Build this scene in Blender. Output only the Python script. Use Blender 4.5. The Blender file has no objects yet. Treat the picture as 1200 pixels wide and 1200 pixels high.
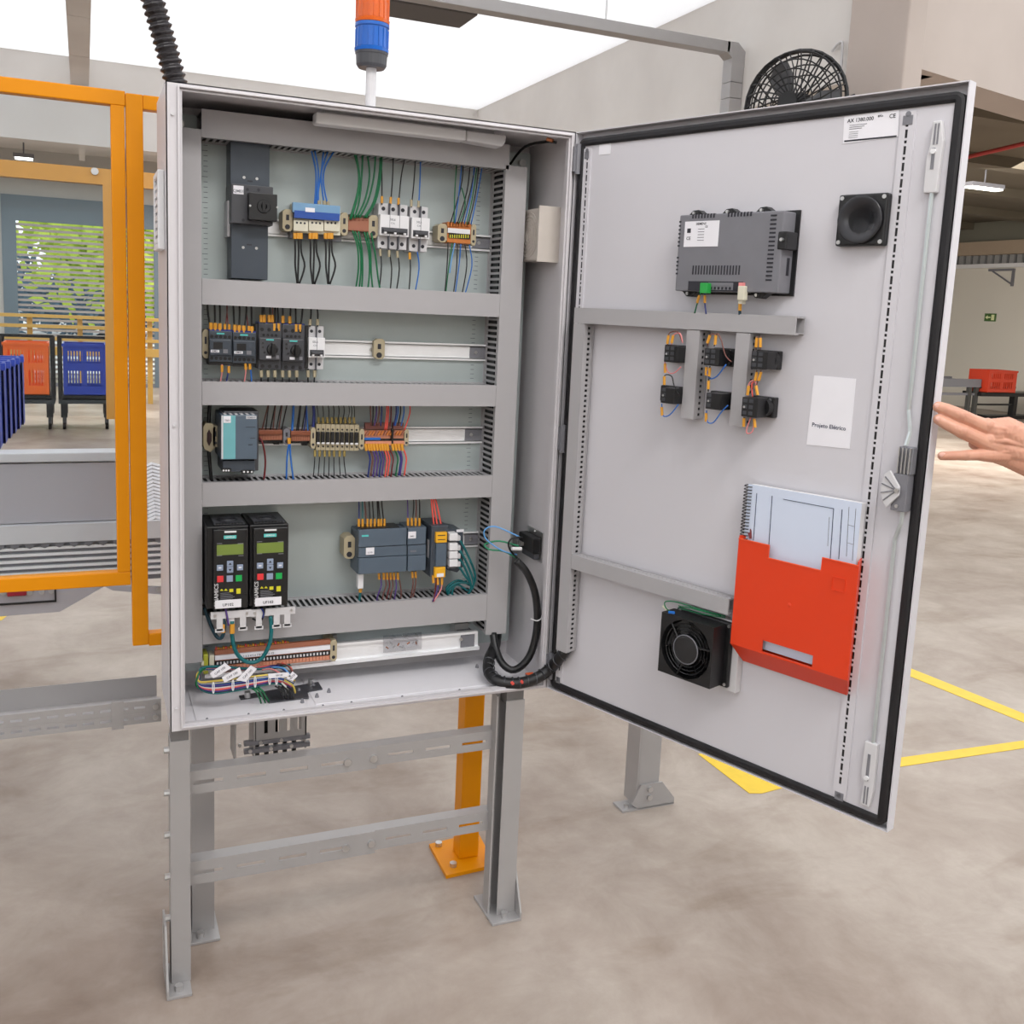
import bpy, bmesh, math, random
from mathutils import Vector, Matrix
random.seed(7)
sc = bpy.context.scene
# ------------------------------------------------------------------ camera
CAM = Vector((-0.1382, -1.9108, 1.3856)); YAW, PITCH, ROLL = 0.4092, -0.153, 0.0459
FPX, CX, CY = 1164.06, 600.0, 544.12
_r = Vector((math.cos(YAW), -math.sin(YAW), 0))
FW = Vector((math.sin(YAW)*math.cos(PITCH), math.cos(YAW)*math.cos(PITCH), math.sin(PITCH)))
_u = _r.cross(FW)
RT = _r*math.cos(ROLL) + _u*math.sin(ROLL); UP = -_r*math.sin(ROLL) + _u*math.cos(ROLL)
cd = bpy.data.cameras.new('camera'); cam = bpy.data.objects.new('camera', cd); sc.collection.objects.link(cam)
cd.sensor_width = 36; cd.lens = FPX/1200*36; cd.clip_start = 0.05; cd.clip_end = 200
cd.shift_x = (600-CX)/1200; cd.shift_y = (CY-600)/1200
M = Matrix((RT, UP, -FW)).transposed().to_4x4(); M.translation = CAM; cam.matrix_world = M
sc.camera = cam
# ------------------------------------------------------------------ world, lights, exposure
sc.view_settings.view_transform = 'Standard'; sc.view_settings.look = 'None'
sc.view_settings.gamma = 1; sc.view_settings.use_curve_mapping = False
sc.view_settings.exposure = 0.0
sc.cycles.max_bounces = 8; sc.cycles.diffuse_bounces = 4; sc.cycles.transparent_max_bounces = 12
w = bpy.data.worlds.new('world'); sc.world = w; w.use_nodes = True
w.node_tree.nodes['Background'].inputs[0].default_value = (0.97, 0.985, 1.0, 1)
w.node_tree.nodes['Background'].inputs[1].default_value = 1.9
def area(name, loc, aim, sx, sy, power, col=(1, 1, 1)):
    l = bpy.data.lights.new(name, 'AREA'); l.shape = 'RECTANGLE'; l.size = sx; l.size_y = sy; l.energy = power; l.color = col
    o = bpy.data.objects.new(name, l); sc.collection.objects.link(o); o.location = loc
    o.rotation_euler = (Vector(aim)-Vector(loc)).to_track_quat('-Z', 'Y').to_euler(); return o
area('added_front_fill', (-3.0, -5.2, 2.9), (0.6, 0, 1.1), 3.0, 1.6, 30, (1, .98, .96))  # added soft fill from behind the camera, no real window
area('added_overhead_fill', (0.7, -2.2, 3.3), (0.6, 0, 0.9), 1.4, 0.5, 40, (1, .97, .94))  # added overhead light to brighten the cabinet floor and shadow the door ducts
area('far_hall_fill', (9.0, 7.0, 3.1), (10.5, 8.5, 0), 5.0, 5.0, 560, (1, .95, .88))  # unseen fill added to brighten the far wall and crates
area('side_hall_fill', (7.2, 5.0, 3.2), (7.0, 4.6, 0), 4.0, 3.0, 190, (1, .96, .9))  # broad fill added to brighten the floor at right
area('rear_hall_fill', (0.5, 11.4, 2.75), (0.5, 11.6, 0), 6.0, 3.0, 260, (1, .98, .95))  # fill added to lift the dim rear hall behind the guard

# ------------------------------------------------------------------ frames: (u, n, z) -> world
class Fr:
    def __init__(s, O, U, N): s.O = Vector(O); s.U = Vector(U); s.N = Vector(N)
    def w(s, u, n, z): return s.O + s.U*u + s.N*n + Vector((0, 0, z))
    def un(s, px, py, n=0):                      # where the ray of a photo pixel meets the plane n
        d = FW + RT*((px-CX)/FPX) - UP*((py-CY)/FPX)
        c = (s.O + s.N*n - CAM).dot(s.N) / d.dot(s.N); q = CAM + d*c - s.O
        return q.dot(s.U), q.z
    def p(s, px, py, n=0):
        u, z = s.un(px, py, n); return (u, n, z)
C = Fr((0, .2, 0), (1, 0, 0), (0, -1, 0))         # mounting plate plane, n towards the viewer
A = 1.2173
D = Fr((.8, 0, 0), (math.cos(A), -math.sin(A), 0), (-math.sin(A), -math.cos(A), 0))   # open door
def floorpt(px, py, z=0):
    d = FW + RT*((px-CX)/FPX) - UP*((py-CY)/FPX); t = (z-CAM.z)/d.z; return CAM + d*t
def onx(px, py, x):
    d = FW + RT*((px-CX)/FPX) - UP*((py-CY)/FPX); return CAM + d*((x-CAM.x)/d.x)
W0 = Fr((0, 0, 0), (1, 0, 0), (0, 1, 0))          # plain world: (x, y, z)

# ------------------------------------------------------------------ materials
def lin(c):
    c /= 255.0
    return c/12.92 if c <= .04045 else ((c+.055)/1.055)**2.4
MATS = {}
def mat(name, rgb, rough=.5, metal=0.0, var=.05, scale=30.0, bump=0.0, emit=0, rgb2=None, spec=None):
    if name in MATS: return MATS[name]
    m = bpy.data.materials.new(name); m.use_nodes = True; nt = m.node_tree; b = nt.nodes['Principled BSDF']
    col = tuple(lin(c) for c in rgb)
    tc = nt.nodes.new('ShaderNodeTexCoord'); nz = nt.nodes.new('ShaderNodeTexNoise'); nz.inputs['Scale'].default_value = scale
    nz.inputs['Detail'].default_value = 4
    nt.links.new(tc.outputs['Object'], nz.inputs['Vector'])
    mx = nt.nodes.new('ShaderNodeMix'); mx.data_type = 'RGBA'
    c2 = tuple(lin(c) for c in rgb2) if rgb2 else tuple(c*(1-2*var) for c in col)
    mx.inputs[6].default_value = (*(min(1, c*(1+var)) for c in col), 1); mx.inputs[7].default_value = (*c2, 1)
    nt.links.new(nz.outputs['Fac'], mx.inputs[0]); nt.links.new(mx.outputs[2], b.inputs['Base Color'])
    b.inputs['Roughness'].default_value = rough; b.inputs['Metallic'].default_value = metal
    if spec is not None: b.inputs['Specular IOR Level'].default_value = spec
    if bump:
        bp = nt.nodes.new('ShaderNodeBump'); bp.inputs['Strength'].default_value = bump; bp.inputs['Distance'].default_value = .01
        nt.links.new(nz.outputs['Fac'], bp.inputs['Height']); nt.links.new(bp.outputs['Normal'], b.inputs['Normal'])
    if emit:
        b.inputs['Emission Color'].default_value = (*col, 1); b.inputs['Emission Strength'].default_value = emit
    MATS[name] = m; return m
m_cab = mat('cabinet_grey_paint', (205, 202, 205), .42, var=.01)
m_door = mat('door_grey_paint', (203, 201, 206), .5, var=.012, scale=6)
m_duct = mat('duct_grey_plastic', (168, 166, 168), .45, var=.01)
m_plate = mat('zinc_plate', (178, 188, 188), .42, metal=.35, var=.05, scale=8)
m_alu = mat('rail_zinc', (246, 247, 249), .28, metal=.3, var=.04)
m_steel = mat('screw_steel', (205, 205, 205), .3, metal=.9)
m_black = mat('black_plastic', (22, 22, 24), .4)
m_gask = mat('black_foam_gasket', (20, 18, 22), .55)
m_dark = mat('dark_slate_plastic', (62, 70, 80), .4)
m_slate = mat('slate_blue_plastic', (84, 98, 112), .4)
m_anth = mat('anthracite_plastic', (66, 67, 72), .42)
m_beige = mat('beige_plastic', (176, 164, 136), .5)
m_cream = mat('cream_plastic', (214, 210, 190), .5)
m_white = mat('white_plastic', (226, 226, 228), .45, var=.02)
m_paper = mat('white_label_paper', (232, 231, 236), .7, var=.02)
m_ink = mat('black_ink', (38, 38, 46), .6)
m_inkg = mat('grey_ink', (110, 112, 120), .6)
m_lgrey = mat('light_grey_plastic', (205, 204, 206), .45, var=.02)
m_mgrey = mat('mid_grey_plastic', (120, 120, 126), .45)
m_orange = mat('terminal_orange', (196, 116, 50), .45)
m_brown = mat('terminal_brown', (158, 100, 76), .5)
m_salm = mat('terminal_salmon', (208, 140, 112), .5)
m_mark = mat('amber_wire_marker', (222, 158, 52), .4)
m_teal = mat('teal_print', (90, 200, 195), .5)
m_yel = mat('guard_yellow_paint', (226, 143, 0), .4, var=.02, spec=.25)
m_pocket = mat('orange_red_plastic', (222, 60, 18), .38, var=.03, scale=5)
m_stand = mat('stand_zinc_grey', (170, 168, 168), .42, metal=.3, var=.04, scale=12)
m_lcd = mat('olive_lcd', (118, 138, 62), .3)
m_red = mat('red_button', (225, 55, 60), .4); m_green = mat('green_button', (20, 170, 80), .4)
m_key = mat('keypad_blue_grey', (146, 160, 184), .45); m_ylab = mat('yellow_warning_print', (214, 208, 40), .5)
m_bluep = mat('blue_clear_cover', (70, 125, 190), .3)
WC = {'black': (22, 22, 24), 'blue': (30, 105, 190), 'green': (0, 105, 62), 'teal': (16, 105, 110), 'red': (235, 90, 78),
      'pink': (225, 140, 140), 'brown': (110, 66, 58), 'purple': (84, 58, 130), 'navy': (34, 48, 120), 'white': (225, 225, 220), 'yellow': (225, 200, 90),
      'lblue': (100, 165, 225), 'darkred': (110, 30, 34)}
def mw(c): return mat('wire_'+{'lblue': 'light_blue', 'darkred': 'dark_red'}.get(c, c), WC[c], .45)

# ------------------------------------------------------------------ mesh builder
class MB:
    def __init__(s, fr=C): s.f = fr; s.bm = bmesh.new()
    def vs(s, pts): return [s.bm.verts.new(s.f.w(*p)) for p in pts]
    def face(s, v):
        try: s.bm.faces.new(v)
        except ValueError: pass
    def box(s, u0, u1, n0, n1, z0, z1):
        v = s.vs([(a, b, c) for a in (u0, u1) for b in (n0, n1) for c in (z0, z1)])
        for q in ((0, 1, 3, 2), (4, 6, 7, 5), (0, 4, 5, 1), (2, 3, 7, 6), (0, 2, 6, 4), (1, 5, 7, 3)): s.face([v[i] for i in q])
        return s
    def rect(s, x0, y0, x1, y1, n):              # frame rectangle seen at those photo pixels on plane n
        ym, xm = (y0+y1)/2, (x0+x1)/2
        return s.f.un(x0, ym, n)[0], s.f.un(x1, ym, n)[0], s.f.un(xm, y1, n)[1], s.f.un(xm, y0, n)[1]
    def pb(s, x0, y0, x1, y1, n0, n1):
        a, b, c, d = s.rect(x0, y0, x1, y1, n1); return s.box(a, b, n0, n1, c, d)
    def prism(s, poly, n0, n1, poly0=None):      # poly of (u,z)
        a = s.vs([(u, n1, z) for u, z in poly]); b = s.vs([(u, n0, z) for u, z in (poly0 or poly)]); k = len(poly)
        s.face(a); s.face(b[::-1])
        for i in range(k): s.face([a[i], b[i], b[(i+1) % k], a[(i+1) % k]])
        return s
    def pp(s, pix, n0, n1): return s.prism([s.f.un(x, y, n1) for x, y in pix], n0, n1)
    def loft(s, rings, cap=True, closed=True):
        R = [s.vs(r) for r in rings]; k = len(rings[0])
        for a, b in zip(R, R[1:]):
            for i in range(k): s.face([a[i], a[(i+1) % k], b[(i+1) % k], b[i]])
        if cap: s.face(R[0][::-1]); s.face(R[-1])
        return s
    def cyl(s, c, ax, r, h, seg=12, r2=None):    # c = base centre, ax 0/1/2 = u/n/z
        r2 = r if r2 is None else r2; o = [(1, 2), (0, 2), (0, 1)][ax]; rings = []
        for t, rr in ((0, r), (h, r2)):
            ring = []
            for i in range(seg):
                q = list(c); q[ax] += t; q[o[0]] += rr*math.cos(2*math.pi*i/seg); q[o[1]] += rr*math.sin(2*math.pi*i/seg); ring.append(tuple(q))
            rings.append(ring)
        return s.loft(rings)
    def lathe(s, c, ax, prof, seg=20):
        o = [(1, 2), (0, 2), (0, 1)][ax]; rings = []
        for t, rr in prof:
            ring = []
            for i in range(seg):
                q = list(c); q[ax] += t; q[o[0]] += rr*math.cos(2*math.pi*i/seg); q[o[1]] += rr*math.sin(2*math.pi*i/seg); ring.append(tuple(q))
            rings.append(ring)
        return s.loft(rings)
    def ring(s, u0, u1, z0, z1, t, n0, n1, rc=0):   # rectangular ring
        tt = t if isinstance(t, (tuple, list)) else (t, t, t, t)   # left right bottom top
        s.box(u0, u0+tt[0], n0, n1, z0, z1); s.box(u1-tt[1], u1, n0, n1, z0, z1)
        s.box(u0+tt[0], u1-tt[1], n0, n1, z0, z0+tt[2]); s.box(u0+tt[0], u1-tt[1], n0, n1, z1-tt[3], z1); return s
    def tube(s, pts, r, seg=6, smooth=4, closed=False, rad=None):
        P = [s.f.w(*p) for p in pts]
        if smooth and len(P) > 2:
            Q = []; n = len(P); rng = n if closed else n-1
            for i in range(rng):
                if closed: a, b, c, d = P[(i-1) % n], P[i], P[(i+1) % n], P[(i+2) % n]
                else: a, b, c, d = P[max(i-1, 0)], P[i], P[i+1], P[min(i+2, n-1)]
                for k in range(smooth):
                    t = k/smooth; Q.append(.5*((2*b)+(c-a)*t+(2*a-5*b+4*c-d)*t*t+(3*b-a-3*c+d)*t**3))
            if not closed: Q.append(P[-1])
            P = Q
        n = len(P); rings = []; prev = None
        for i in range(n):
            T = (P[(i+1) % n]-P[i-1]) if closed else (P[min(i+1, n-1)]-P[max(i-1, 0)])
            if T.length < 1e-9: T = Vector((0, 0, 1))
            T.normalize()
            if prev is None: X = T.orthogonal().normalized()
            else:
                X = prev - T*prev.dot(T); X = X.normalized() if X.length > 1e-6 else T.orthogonal().normalized()
            prev = X; Y = T.cross(X); rr = rad(i/(n-1)) if rad else r
            rings.append([s.bm.verts.new(P[i]+X*rr*math.cos(2*math.pi*k/seg)+Y*rr*math.sin(2*math.pi*k/seg)) for k in range(seg)])
        pairs = list(zip(rings, rings[1:])) + ([(rings[-1], rings[0])] if closed else [])
        for a, b in pairs:
            for k in range(seg): s.face([a[k], a[(k+1) % seg], b[(k+1) % seg], b[k]])
        if not closed: s.face(rings[0][::-1]); s.face(rings[-1])
        return s
    def ptube(s, pix, n, r, **k):                # pixels (x,y) or (x,y,n)
        return s.tube([s.f.p(q[0], q[1], q[2] if len(q) > 2 else n) for q in pix], r, **k)
    def strip(s, a, b, c, a0, a1, b0, b1, c0, c1, pitch, slot, bs0, bs1, ph=.5):   # slotted flat strip
        def bx(A0, A1, B0, B1):
            lo, hi = [0]*3, [0]*3; lo[a], hi[a] = A0, A1; lo[b], hi[b] = B0, B1; lo[c], hi[c] = c0, c1
            s.box(lo[0], hi[0], lo[1], hi[1], lo[2], hi[2])
        if bs0 > b0: bx(a0, a1, b0, bs0)
        if bs1 < b1: bx(a0, a1, bs1, b1)
        x = a0; nx = a0+pitch*ph
        while nx+slot < a1: bx(x, nx, bs0, bs1); x = nx+slot; nx += pitch
        bx(x, a1, bs0, bs1); return s
    def text(s, string, u, n, z, size, ang=0, align='CENTER', th=.0003):
        vv, ff = text_mesh(string, align); ca, sa = math.cos(ang), math.sin(ang)
        v = s.vs([(u+(x*ca-y*sa)*size, n+th, z+(x*sa+y*ca)*size) for x, y in vv])
        for f in ff: s.face([v[i] for i in f])
        return s
    def ptext(s, string, px, py, n, size, **k):
        u, z = s.f.un(px, py, n); return s.text(string, u, n, z, size, **k)
_TX = {}
def text_mesh(st, align):
    if (st, align) not in _TX:
        cu = bpy.data.curves.new('t', 'FONT'); cu.body = st; cu.size = 1; cu.resolution_u = 2; cu.offset = .016; cu.align_x = align; cu.align_y = 'CENTER'
        o = bpy.data.objects.new('t', cu); me = o.to_mesh()
        _TX[(st, align)] = ([(v.co.x, v.co.y) for v in me.vertices], [tuple(p.vertices) for p in me.polygons])
        o.to_mesh_clear(); bpy.data.objects.remove(o)
    return _TX[(st, align)]

ROOTS = []
def build(name, mb, m, parent=None, label=None, bevel=0, smooth=False, stuff=False):
    bmesh.ops.recalc_face_normals(mb.bm, faces=mb.bm.faces)
    me = bpy.data.meshes.new(name); mb.bm.to_mesh(me); mb.bm.free()
    lo = Vector((min(v.co.x for v in me.vertices), min(v.co.y for v in me.vertices), min(v.co.z for v in me.vertices)))
    hi = Vector((max(v.co.x for v in me.vertices), max(v.co.y for v in me.vertices), max(v.co.z for v in me.vertices)))
    c = (lo+hi)/2
    if parent is None: c.z = lo.z
    me.transform(Matrix.Translation(-c)); me.materials.append(m)
    if smooth: me.shade_smooth()
    o = bpy.data.objects.new(name, me); sc.collection.objects.link(o)
    o['_w'] = tuple(c); o['_lo'] = tuple(lo); o['_hi'] = tuple(hi)
    if parent is not None:
        o.parent = parent; o.location = c - Vector(parent['_w'])
    else: o.location = c
    if label: o['label'] = label
    if stuff: o['kind'] = 'stuff'
    if bevel:
        b = o.modifiers.new('bevel', 'BEVEL'); b.width = bevel; b.segments = 2; b.limit_method = 'ANGLE'
    return o
def thing(name, label, cat, group=None):
    o = bpy.data.objects.new(name, None); sc.collection.objects.link(o); o.empty_display_size = .02
    o['label'] = label; o['category'] = cat; o['_w'] = (0., 0., 0.)
    if group: o['group'] = group
    ROOTS.append(o); return o
def top(name, mb, m, label, cat, group=None, **k):
    o = build(name, mb, m, **k); o['label'] = label; o['category'] = cat
    if group: o['group'] = group
    return o
def struct(name, mb, m, **k):
    o = build(name, mb, m, **k); o['kind'] = 'structure'; return o
def dup(src, delta, parent=None):                # copy of a piece, moved by a world vector
    o = src.copy(); sc.collection.objects.link(o); o.location = src.location + Vector(delta)
    o['_w'] = tuple(Vector(src['_w'])+Vector(delta)); o['_lo'] = tuple(Vector(src['_lo'])+Vector(delta)); o['_hi'] = tuple(Vector(src['_hi'])+Vector(delta))
    if parent is not None: o.parent = parent
    return o
def finish():
    for r in ROOTS:
        ch = r.children_recursive
        if not ch: continue
        lo = [min(c['_lo'][i] for c in ch) for i in range(3)]; hi = [max(c['_hi'][i] for c in ch) for i in range(3)]
        L = Vector(((lo[0]+hi[0])/2, (lo[1]+hi[1])/2, lo[2])); r.location = L
        for c in r.children: c.location -= L
    for o in sc.objects:
        for k in ('_w', '_lo', '_hi'):
            if k in o: del o[k]
def screws(parent, fr, pts, r=.003, h=.0015, m=None, name='screw', ax=1):
    first = None
    for (u, n, z) in pts:
        if first is None:
            first = build(name, MB(fr).cyl((u, n, z), ax, r, h, 10), m or m_steel, parent); p0 = fr.w(u, n, z)
        else: dup(first, fr.w(u, n, z)-p0, parent)
# ================================================================== SETTING
def noise_floor():
    m = bpy.data.materials.new('polished_concrete_floor'); m.use_nodes = True; nt = m.node_tree; b = nt.nodes['Principled BSDF']
    tc = nt.nodes.new('ShaderNodeTexCoord')
    def nz(s, d=6, rough=.6, st=(1, 1, 1)):
        mp = nt.nodes.new('ShaderNodeMapping'); mp.inputs['Scale'].default_value = st; nt.links.new(tc.outputs['Object'], mp.inputs[0])
        x = nt.nodes.new('ShaderNodeTexNoise'); x.inputs['Scale'].default_value = s; x.inputs['Detail'].default_value = d; x.inputs['Roughness'].default_value = rough
        x.inputs['Distortion'].default_value = .4
        nt.links.new(mp.outputs[0], x.inputs['Vector']); return x
    n1, n2, n3 = nz(1.1), nz(5, 8, .7), nz(1.8, 5, .6, (1, 2.2, 1))
    r1 = nt.nodes.new('ShaderNodeValToRGB'); r1.color_ramp.elements[0].position = .36; r1.color_ramp.elements[1].position = .64
    r1.color_ramp.elements[0].color = (*(lin(c) for c in (152, 137, 126)), 1); r1.color_ramp.elements[1].color = (*(lin(c) for c in (186, 176, 166)), 1)
    nt.links.new(n1.outputs['Fac'], r1.inputs[0])
    r2 = nt.nodes.new('ShaderNodeValToRGB'); r2.color_ramp.elements[0].position = .3; r2.color_ramp.elements[1].position = .75
    r2.color_ramp.elements[0].color = (.70, .665, .635, 1); r2.color_ramp.elements[1].color = (1.0, 1.0, 1.0, 1); nt.links.new(n2.outputs['Fac'], r2.inputs[0])
    r3 = nt.nodes.new('ShaderNodeValToRGB'); r3.color_ramp.elements[0].position = .3; r3.color_ramp.elements[1].position = .46
    r3.color_ramp.elements[0].color = (.72, .66, .60, 1); r3.color_ramp.elements[1].color = (1, 1, 1, 1); nt.links.new(n3.outputs['Fac'], r3.inputs[0])
    a = nt.nodes.new('ShaderNodeMix'); a.data_type = 'RGBA'; a.blend_type = 'MULTIPLY'; a.inputs[0].default_value = 1
    c = nt.nodes.new('ShaderNodeMix'); c.data_type = 'RGBA'; c.blend_type = 'MULTIPLY'; c.inputs[0].default_value = .8
    nt.links.new(r1.outputs[0], a.inputs[6]); nt.links.new(r2.outputs[0], a.inputs[7])
    nt.links.new(a.outputs[2], c.inputs[6]); nt.links.new(r3.outputs[0], c.inputs[7]); nt.links.new(c.outputs[2], b.inputs['Base Color'])
    b.inputs['Roughness'].default_value = .38; b.inputs['Specular IOR Level'].default_value = .45
    bp = nt.nodes.new('ShaderNodeBump'); bp.inputs['Strength'].default_value = .08; bp.inputs['Distance'].default_value = .01
    nt.links.new(n2.outputs['Fac'], bp.inputs['Height']); nt.links.new(bp.outputs['Normal'], b.inputs['Normal']); return m
m_conc = mat('concrete_wall_grey', (230, 227, 223), .8, var=.04, scale=1.6, bump=.2, rgb2=(206, 202, 198))
m_concw = mat('concrete_wall_warm', (200, 188, 180), .8, var=.04, scale=1.5, bump=.2, rgb2=(176, 164, 156))
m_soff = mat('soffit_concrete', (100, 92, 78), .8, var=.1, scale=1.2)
m_wallw = mat('far_wall_cream', (222, 217, 206), .8, var=.02, scale=1)
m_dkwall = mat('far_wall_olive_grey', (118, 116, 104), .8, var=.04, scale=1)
m_beigew = mat('far_band_beige', (170, 152, 132), .8, var=.03)
struct('floor', MB(W0).box(-16, 18, -8, 16, -.1, 0), noise_floor())
# white ceiling made translucent so sky light brightens it and the hall
m_roof = bpy.data.materials.new('translucent_white_roof'); m_roof.use_nodes = True; nt = m_roof.node_tree
b = nt.nodes['Principled BSDF']; b.inputs['Base Color'].default_value = (.9, .9, .9, 1); b.inputs['Roughness'].default_value = .8
tr = nt.nodes.new('ShaderNodeBsdfTranslucent'); ms = nt.nodes.new('ShaderNodeMixShader'); ms.inputs[0].default_value = .8
nz = nt.nodes.new('ShaderNodeTexNoise'); nz.inputs['Scale'].default_value = .8; cr = nt.nodes.new('ShaderNodeValToRGB')
cr.color_ramp.elements[0].color = (.93, .93, .95, 1); cr.color_ramp.elements[1].color = (1, 1, 1, 1)
nt.links.new(nz.outputs['Fac'], cr.inputs[0]); nt.links.new(cr.outputs[0], tr.inputs['Color'])
nt.links.new(b.outputs[0], ms.inputs[1]); nt.links.new(tr.outputs[0], ms.inputs[2]); nt.links.new(ms.outputs[0], nt.nodes['Material Output'].inputs[0])
ZT, ZB, XW, YB = 3.56, 2.77, 3.9, 8.8
ceil = struct('ceiling', MB(W0).box(-16, XW, -7, YB+.02, ZT, ZT+.02), m_roof)
struct('wall_back_fascia', MB(W0).box(-16, XW, YB, YB+.25, ZB, ZT+.1), m_conc)
mb = MB(W0).box(XW, XW+.3, 2.5, 16, ZB, ZT+1.4); struct('wall_right_fascia', mb, m_conc)
mb = MB(W0).box(XW-.07, XW+.06, 2.33, 2.78, 0, ZT+1.4); struct('trim_1', mb, m_concw, bevel=.01)
# facing concrete panel to the right of the column
p0, p1 = floorpt(1080, 81, ZB), floorpt(1200, 118, ZB); dv = (p1-p0).normalized(); nv = Vector((dv.y, -dv.x, 0))
FP = Fr((p0.x, p0.y, 0), dv, nv)
struct('wall_right_panel', MB(FP).box(-.02, 9, -.3, 0, ZB, ZT+1.2), m_concw)
struct('trim_2', MB(FP).box(-.18, -.021, -.06, .02, ZB-.01, ZB+.03), m_concw, bevel=.01)
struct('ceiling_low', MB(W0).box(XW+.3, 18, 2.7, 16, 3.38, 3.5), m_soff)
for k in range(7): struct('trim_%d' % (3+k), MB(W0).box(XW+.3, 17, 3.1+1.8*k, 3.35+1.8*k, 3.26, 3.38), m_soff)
struct('wall_front', MB(W0).box(-16, 18, -8.2, -8, 0, ZT+.02), m_wallw)
struct('wall_left', MB(W0).box(-16.2, -16, -8, 16, 0, ZT+.02), m_wallw)
struct('ceiling_rear', MB(W0).box(-16, XW, YB+.25, 16, 3.3, 3.4), m_conc)
# ceiling beam running away from the camera, in cast segments
beam = MB(W0)
for k in range(9): beam.box(-.215, -.055, -3+1.32*k, -3+1.32*(k+1)-.012, ZT-.24, ZT)
struct('trim_10', beam, m_conc)
struct('trim_11', MB(W0).box(-.16, -.09, YB+.25, 12.6, 3.06, 3.3), m_conc)
# far walls
struct('wall_right', MB(W0).box(15, 15.2, 1, 16, 0, 2.62), m_wallw)
mb = MB(W0).box(14.9, 15.2, 1, 16, 2.78, 3.02); struct('trim_12', mb, m_beigew)
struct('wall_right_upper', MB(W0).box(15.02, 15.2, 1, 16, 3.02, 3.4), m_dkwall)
mb = MB(W0)
for k in range(60): mb.box(15.0, 15.06, 6+.16*k, 6.1+.16*k, 2.62, 2.78)
o = struct('trim_13', mb, mat('louvre_grey', (150, 150, 150), .6))
struct('trim_14', MB(W0).box(15.07, 15.2, 5, 16, 2.6, 2.79), m_black)
struct('trim_15', MB(W0).box(14.93, 15, 1, 16, 2.55, 2.62), m_white)
# back wall with door opening
YW = 14.0
sx0, sz1 = C.un(12, 232, .2-YW)[0], C.un(70, 262, .2-YW)[1]
sx1 = C.un(186, 400, .2-YW)[0]
mb = MB(W0).box(-16, sx0, YW, YW+.3, 0, 3.3).box(sx1, 15, YW, YW+.3, 0, 3.3).box(sx0, sx1, YW, YW+.3, sz1+.1, 3.3)
struct('wall_back', mb, mat('back_wall_grey', (188, 186, 182), .8, var=.03, scale=1))
mb = MB(W0).box(sx0-.12, sx0+.06, YW-.06, YW, 0, sz1+.35).box(sx1-.06, sx1+.3, YW-.06, YW, 0, sz1+.35).box(sx0+.06, sx1-.06, YW-.06, YW, sz1, sz1+.35)
struct('door_1', mb, mat('shutter_frame_slate', (92, 106, 116), .5))
sh = thing('roller_shutter', 'see-through slatted roller shutter in the slate grey doorway behind the trolleys', 'shutter')
mb = MB(W0); k = 0; z = .02
while z < sz1-.02:
    mb.box(sx0+.06, sx1-.06, YW-.02, YW+.01, z, z+.034); z += .07
build('slats', mb, mat('shutter_slat', (150, 142, 138), .5), sh, stuff=True)
build('bottom_bar', MB(W0).box(sx0+.06, sx1-.06, YW-.03, YW+.02, 0, .05), m_mgrey, sh)
# outdoors: bright yard, tree and bushes
struct('ground_outside', MB(W0).box(-12, 12, 16, 60, -.12, -.02), mat('outdoor_paving', (205, 205, 200), .8))
def foliage(name, label, x, y, z, rx, rz, n, cols, trunk=True):
    t = thing(name, label, 'tree'); mb = MB(W0); rr = random.Random(name+str(x))
    for i in range(n):
        a, b_, c_ = rr.gauss(0, .45), rr.gauss(0, .45), rr.gauss(0, .45); p = Vector((x+a*rx, y+b_*rx, z+c_*rz)); s = rr.uniform(.09, .2)
        d1 = Vector((rr.gauss(0, 1), rr.gauss(0, .5), rr.gauss(0, 1))).normalized()*s; d2 = d1.cross(Vector((rr.gauss(0, .4), 1, rr.gauss(0, .4)))).normalized()*s*.6; q = [p-d1, p-d2, p+d1, p+d2]
        v = [mb.bm.verts.new(e) for e in q]; mb.face(v)
    build('foliage', mb, cols, t, stuff=True)
    if trunk: build('trunk', MB(W0).tube([(x, y, -.05), (x+.1, y, z*.5), (x, y, z)], .12, rad=lambda k: .14-.07*k), mat('bark', (96, 82, 66), .9), t)
foliage('tree', 'yellow-green leafy tree outside behind the roller shutter', .75, 24, 2.75, 2.3, 1.5, 3600, mat('leaf_lime', (214, 226, 90), .7, rgb2=(140, 176, 50)))
foliage('bush', 'dark blue-green hedge outside under the leafy tree', .9, 33, 1.1, 4.6, 1.3, 3600, mat('leaf_dark', (84, 108, 124), .7, rgb2=(50, 74, 90)), False)

# lamps under the far soffit
def lamp(x, y, z, label, L=.5):
    t = thing('ceiling_lamp', label, 'lamp')
    build('housing', MB(W0).box(x-L, x+L, y-.07, y+.07, z+.02, z+.07), m_mgrey, t)
    build('diffuser', MB(W0).box(x-L+.02, x+L-.02, y-.06, y+.06, z, z+.02), mat('lamp_glow', (255, 252, 240), .5, emit=6), t)
    build('stem', MB(W0).cyl((x, y, z+.07), 2, .01, .2, 8), m_mgrey, t)
q = floorpt(1153, 222, 3.12); lamp(q.x, q.y, 3.12, 'linear ceiling lamp glowing under the dark soffit right of the door', .27)
q = floorpt(35, 218, 3.0); lamp(q.x, q.y, 3.0, 'lit ceiling lamp seen through the glass above the roller shutter', .22)
q = floorpt(28, 187, 3.0); lamp(q.x, q.y, 3.0, 'lit ceiling lamp in front of the rear beam, top left', .12)
a, b_ = floorpt(1125, 186, 3.15), floorpt(1215, 165, 3.15)
top('sprinkler_pipe', MB(W0).tube([(a.x, a.y, 3.15), (b_.x, b_.y, 3.15)], .022, smooth=0, seg=8), mat('red_pipe_paint', (170, 40, 34), .4),
    'red sprinkler pipe hanging under the dark soffit at the right', 'pipe')
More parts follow.
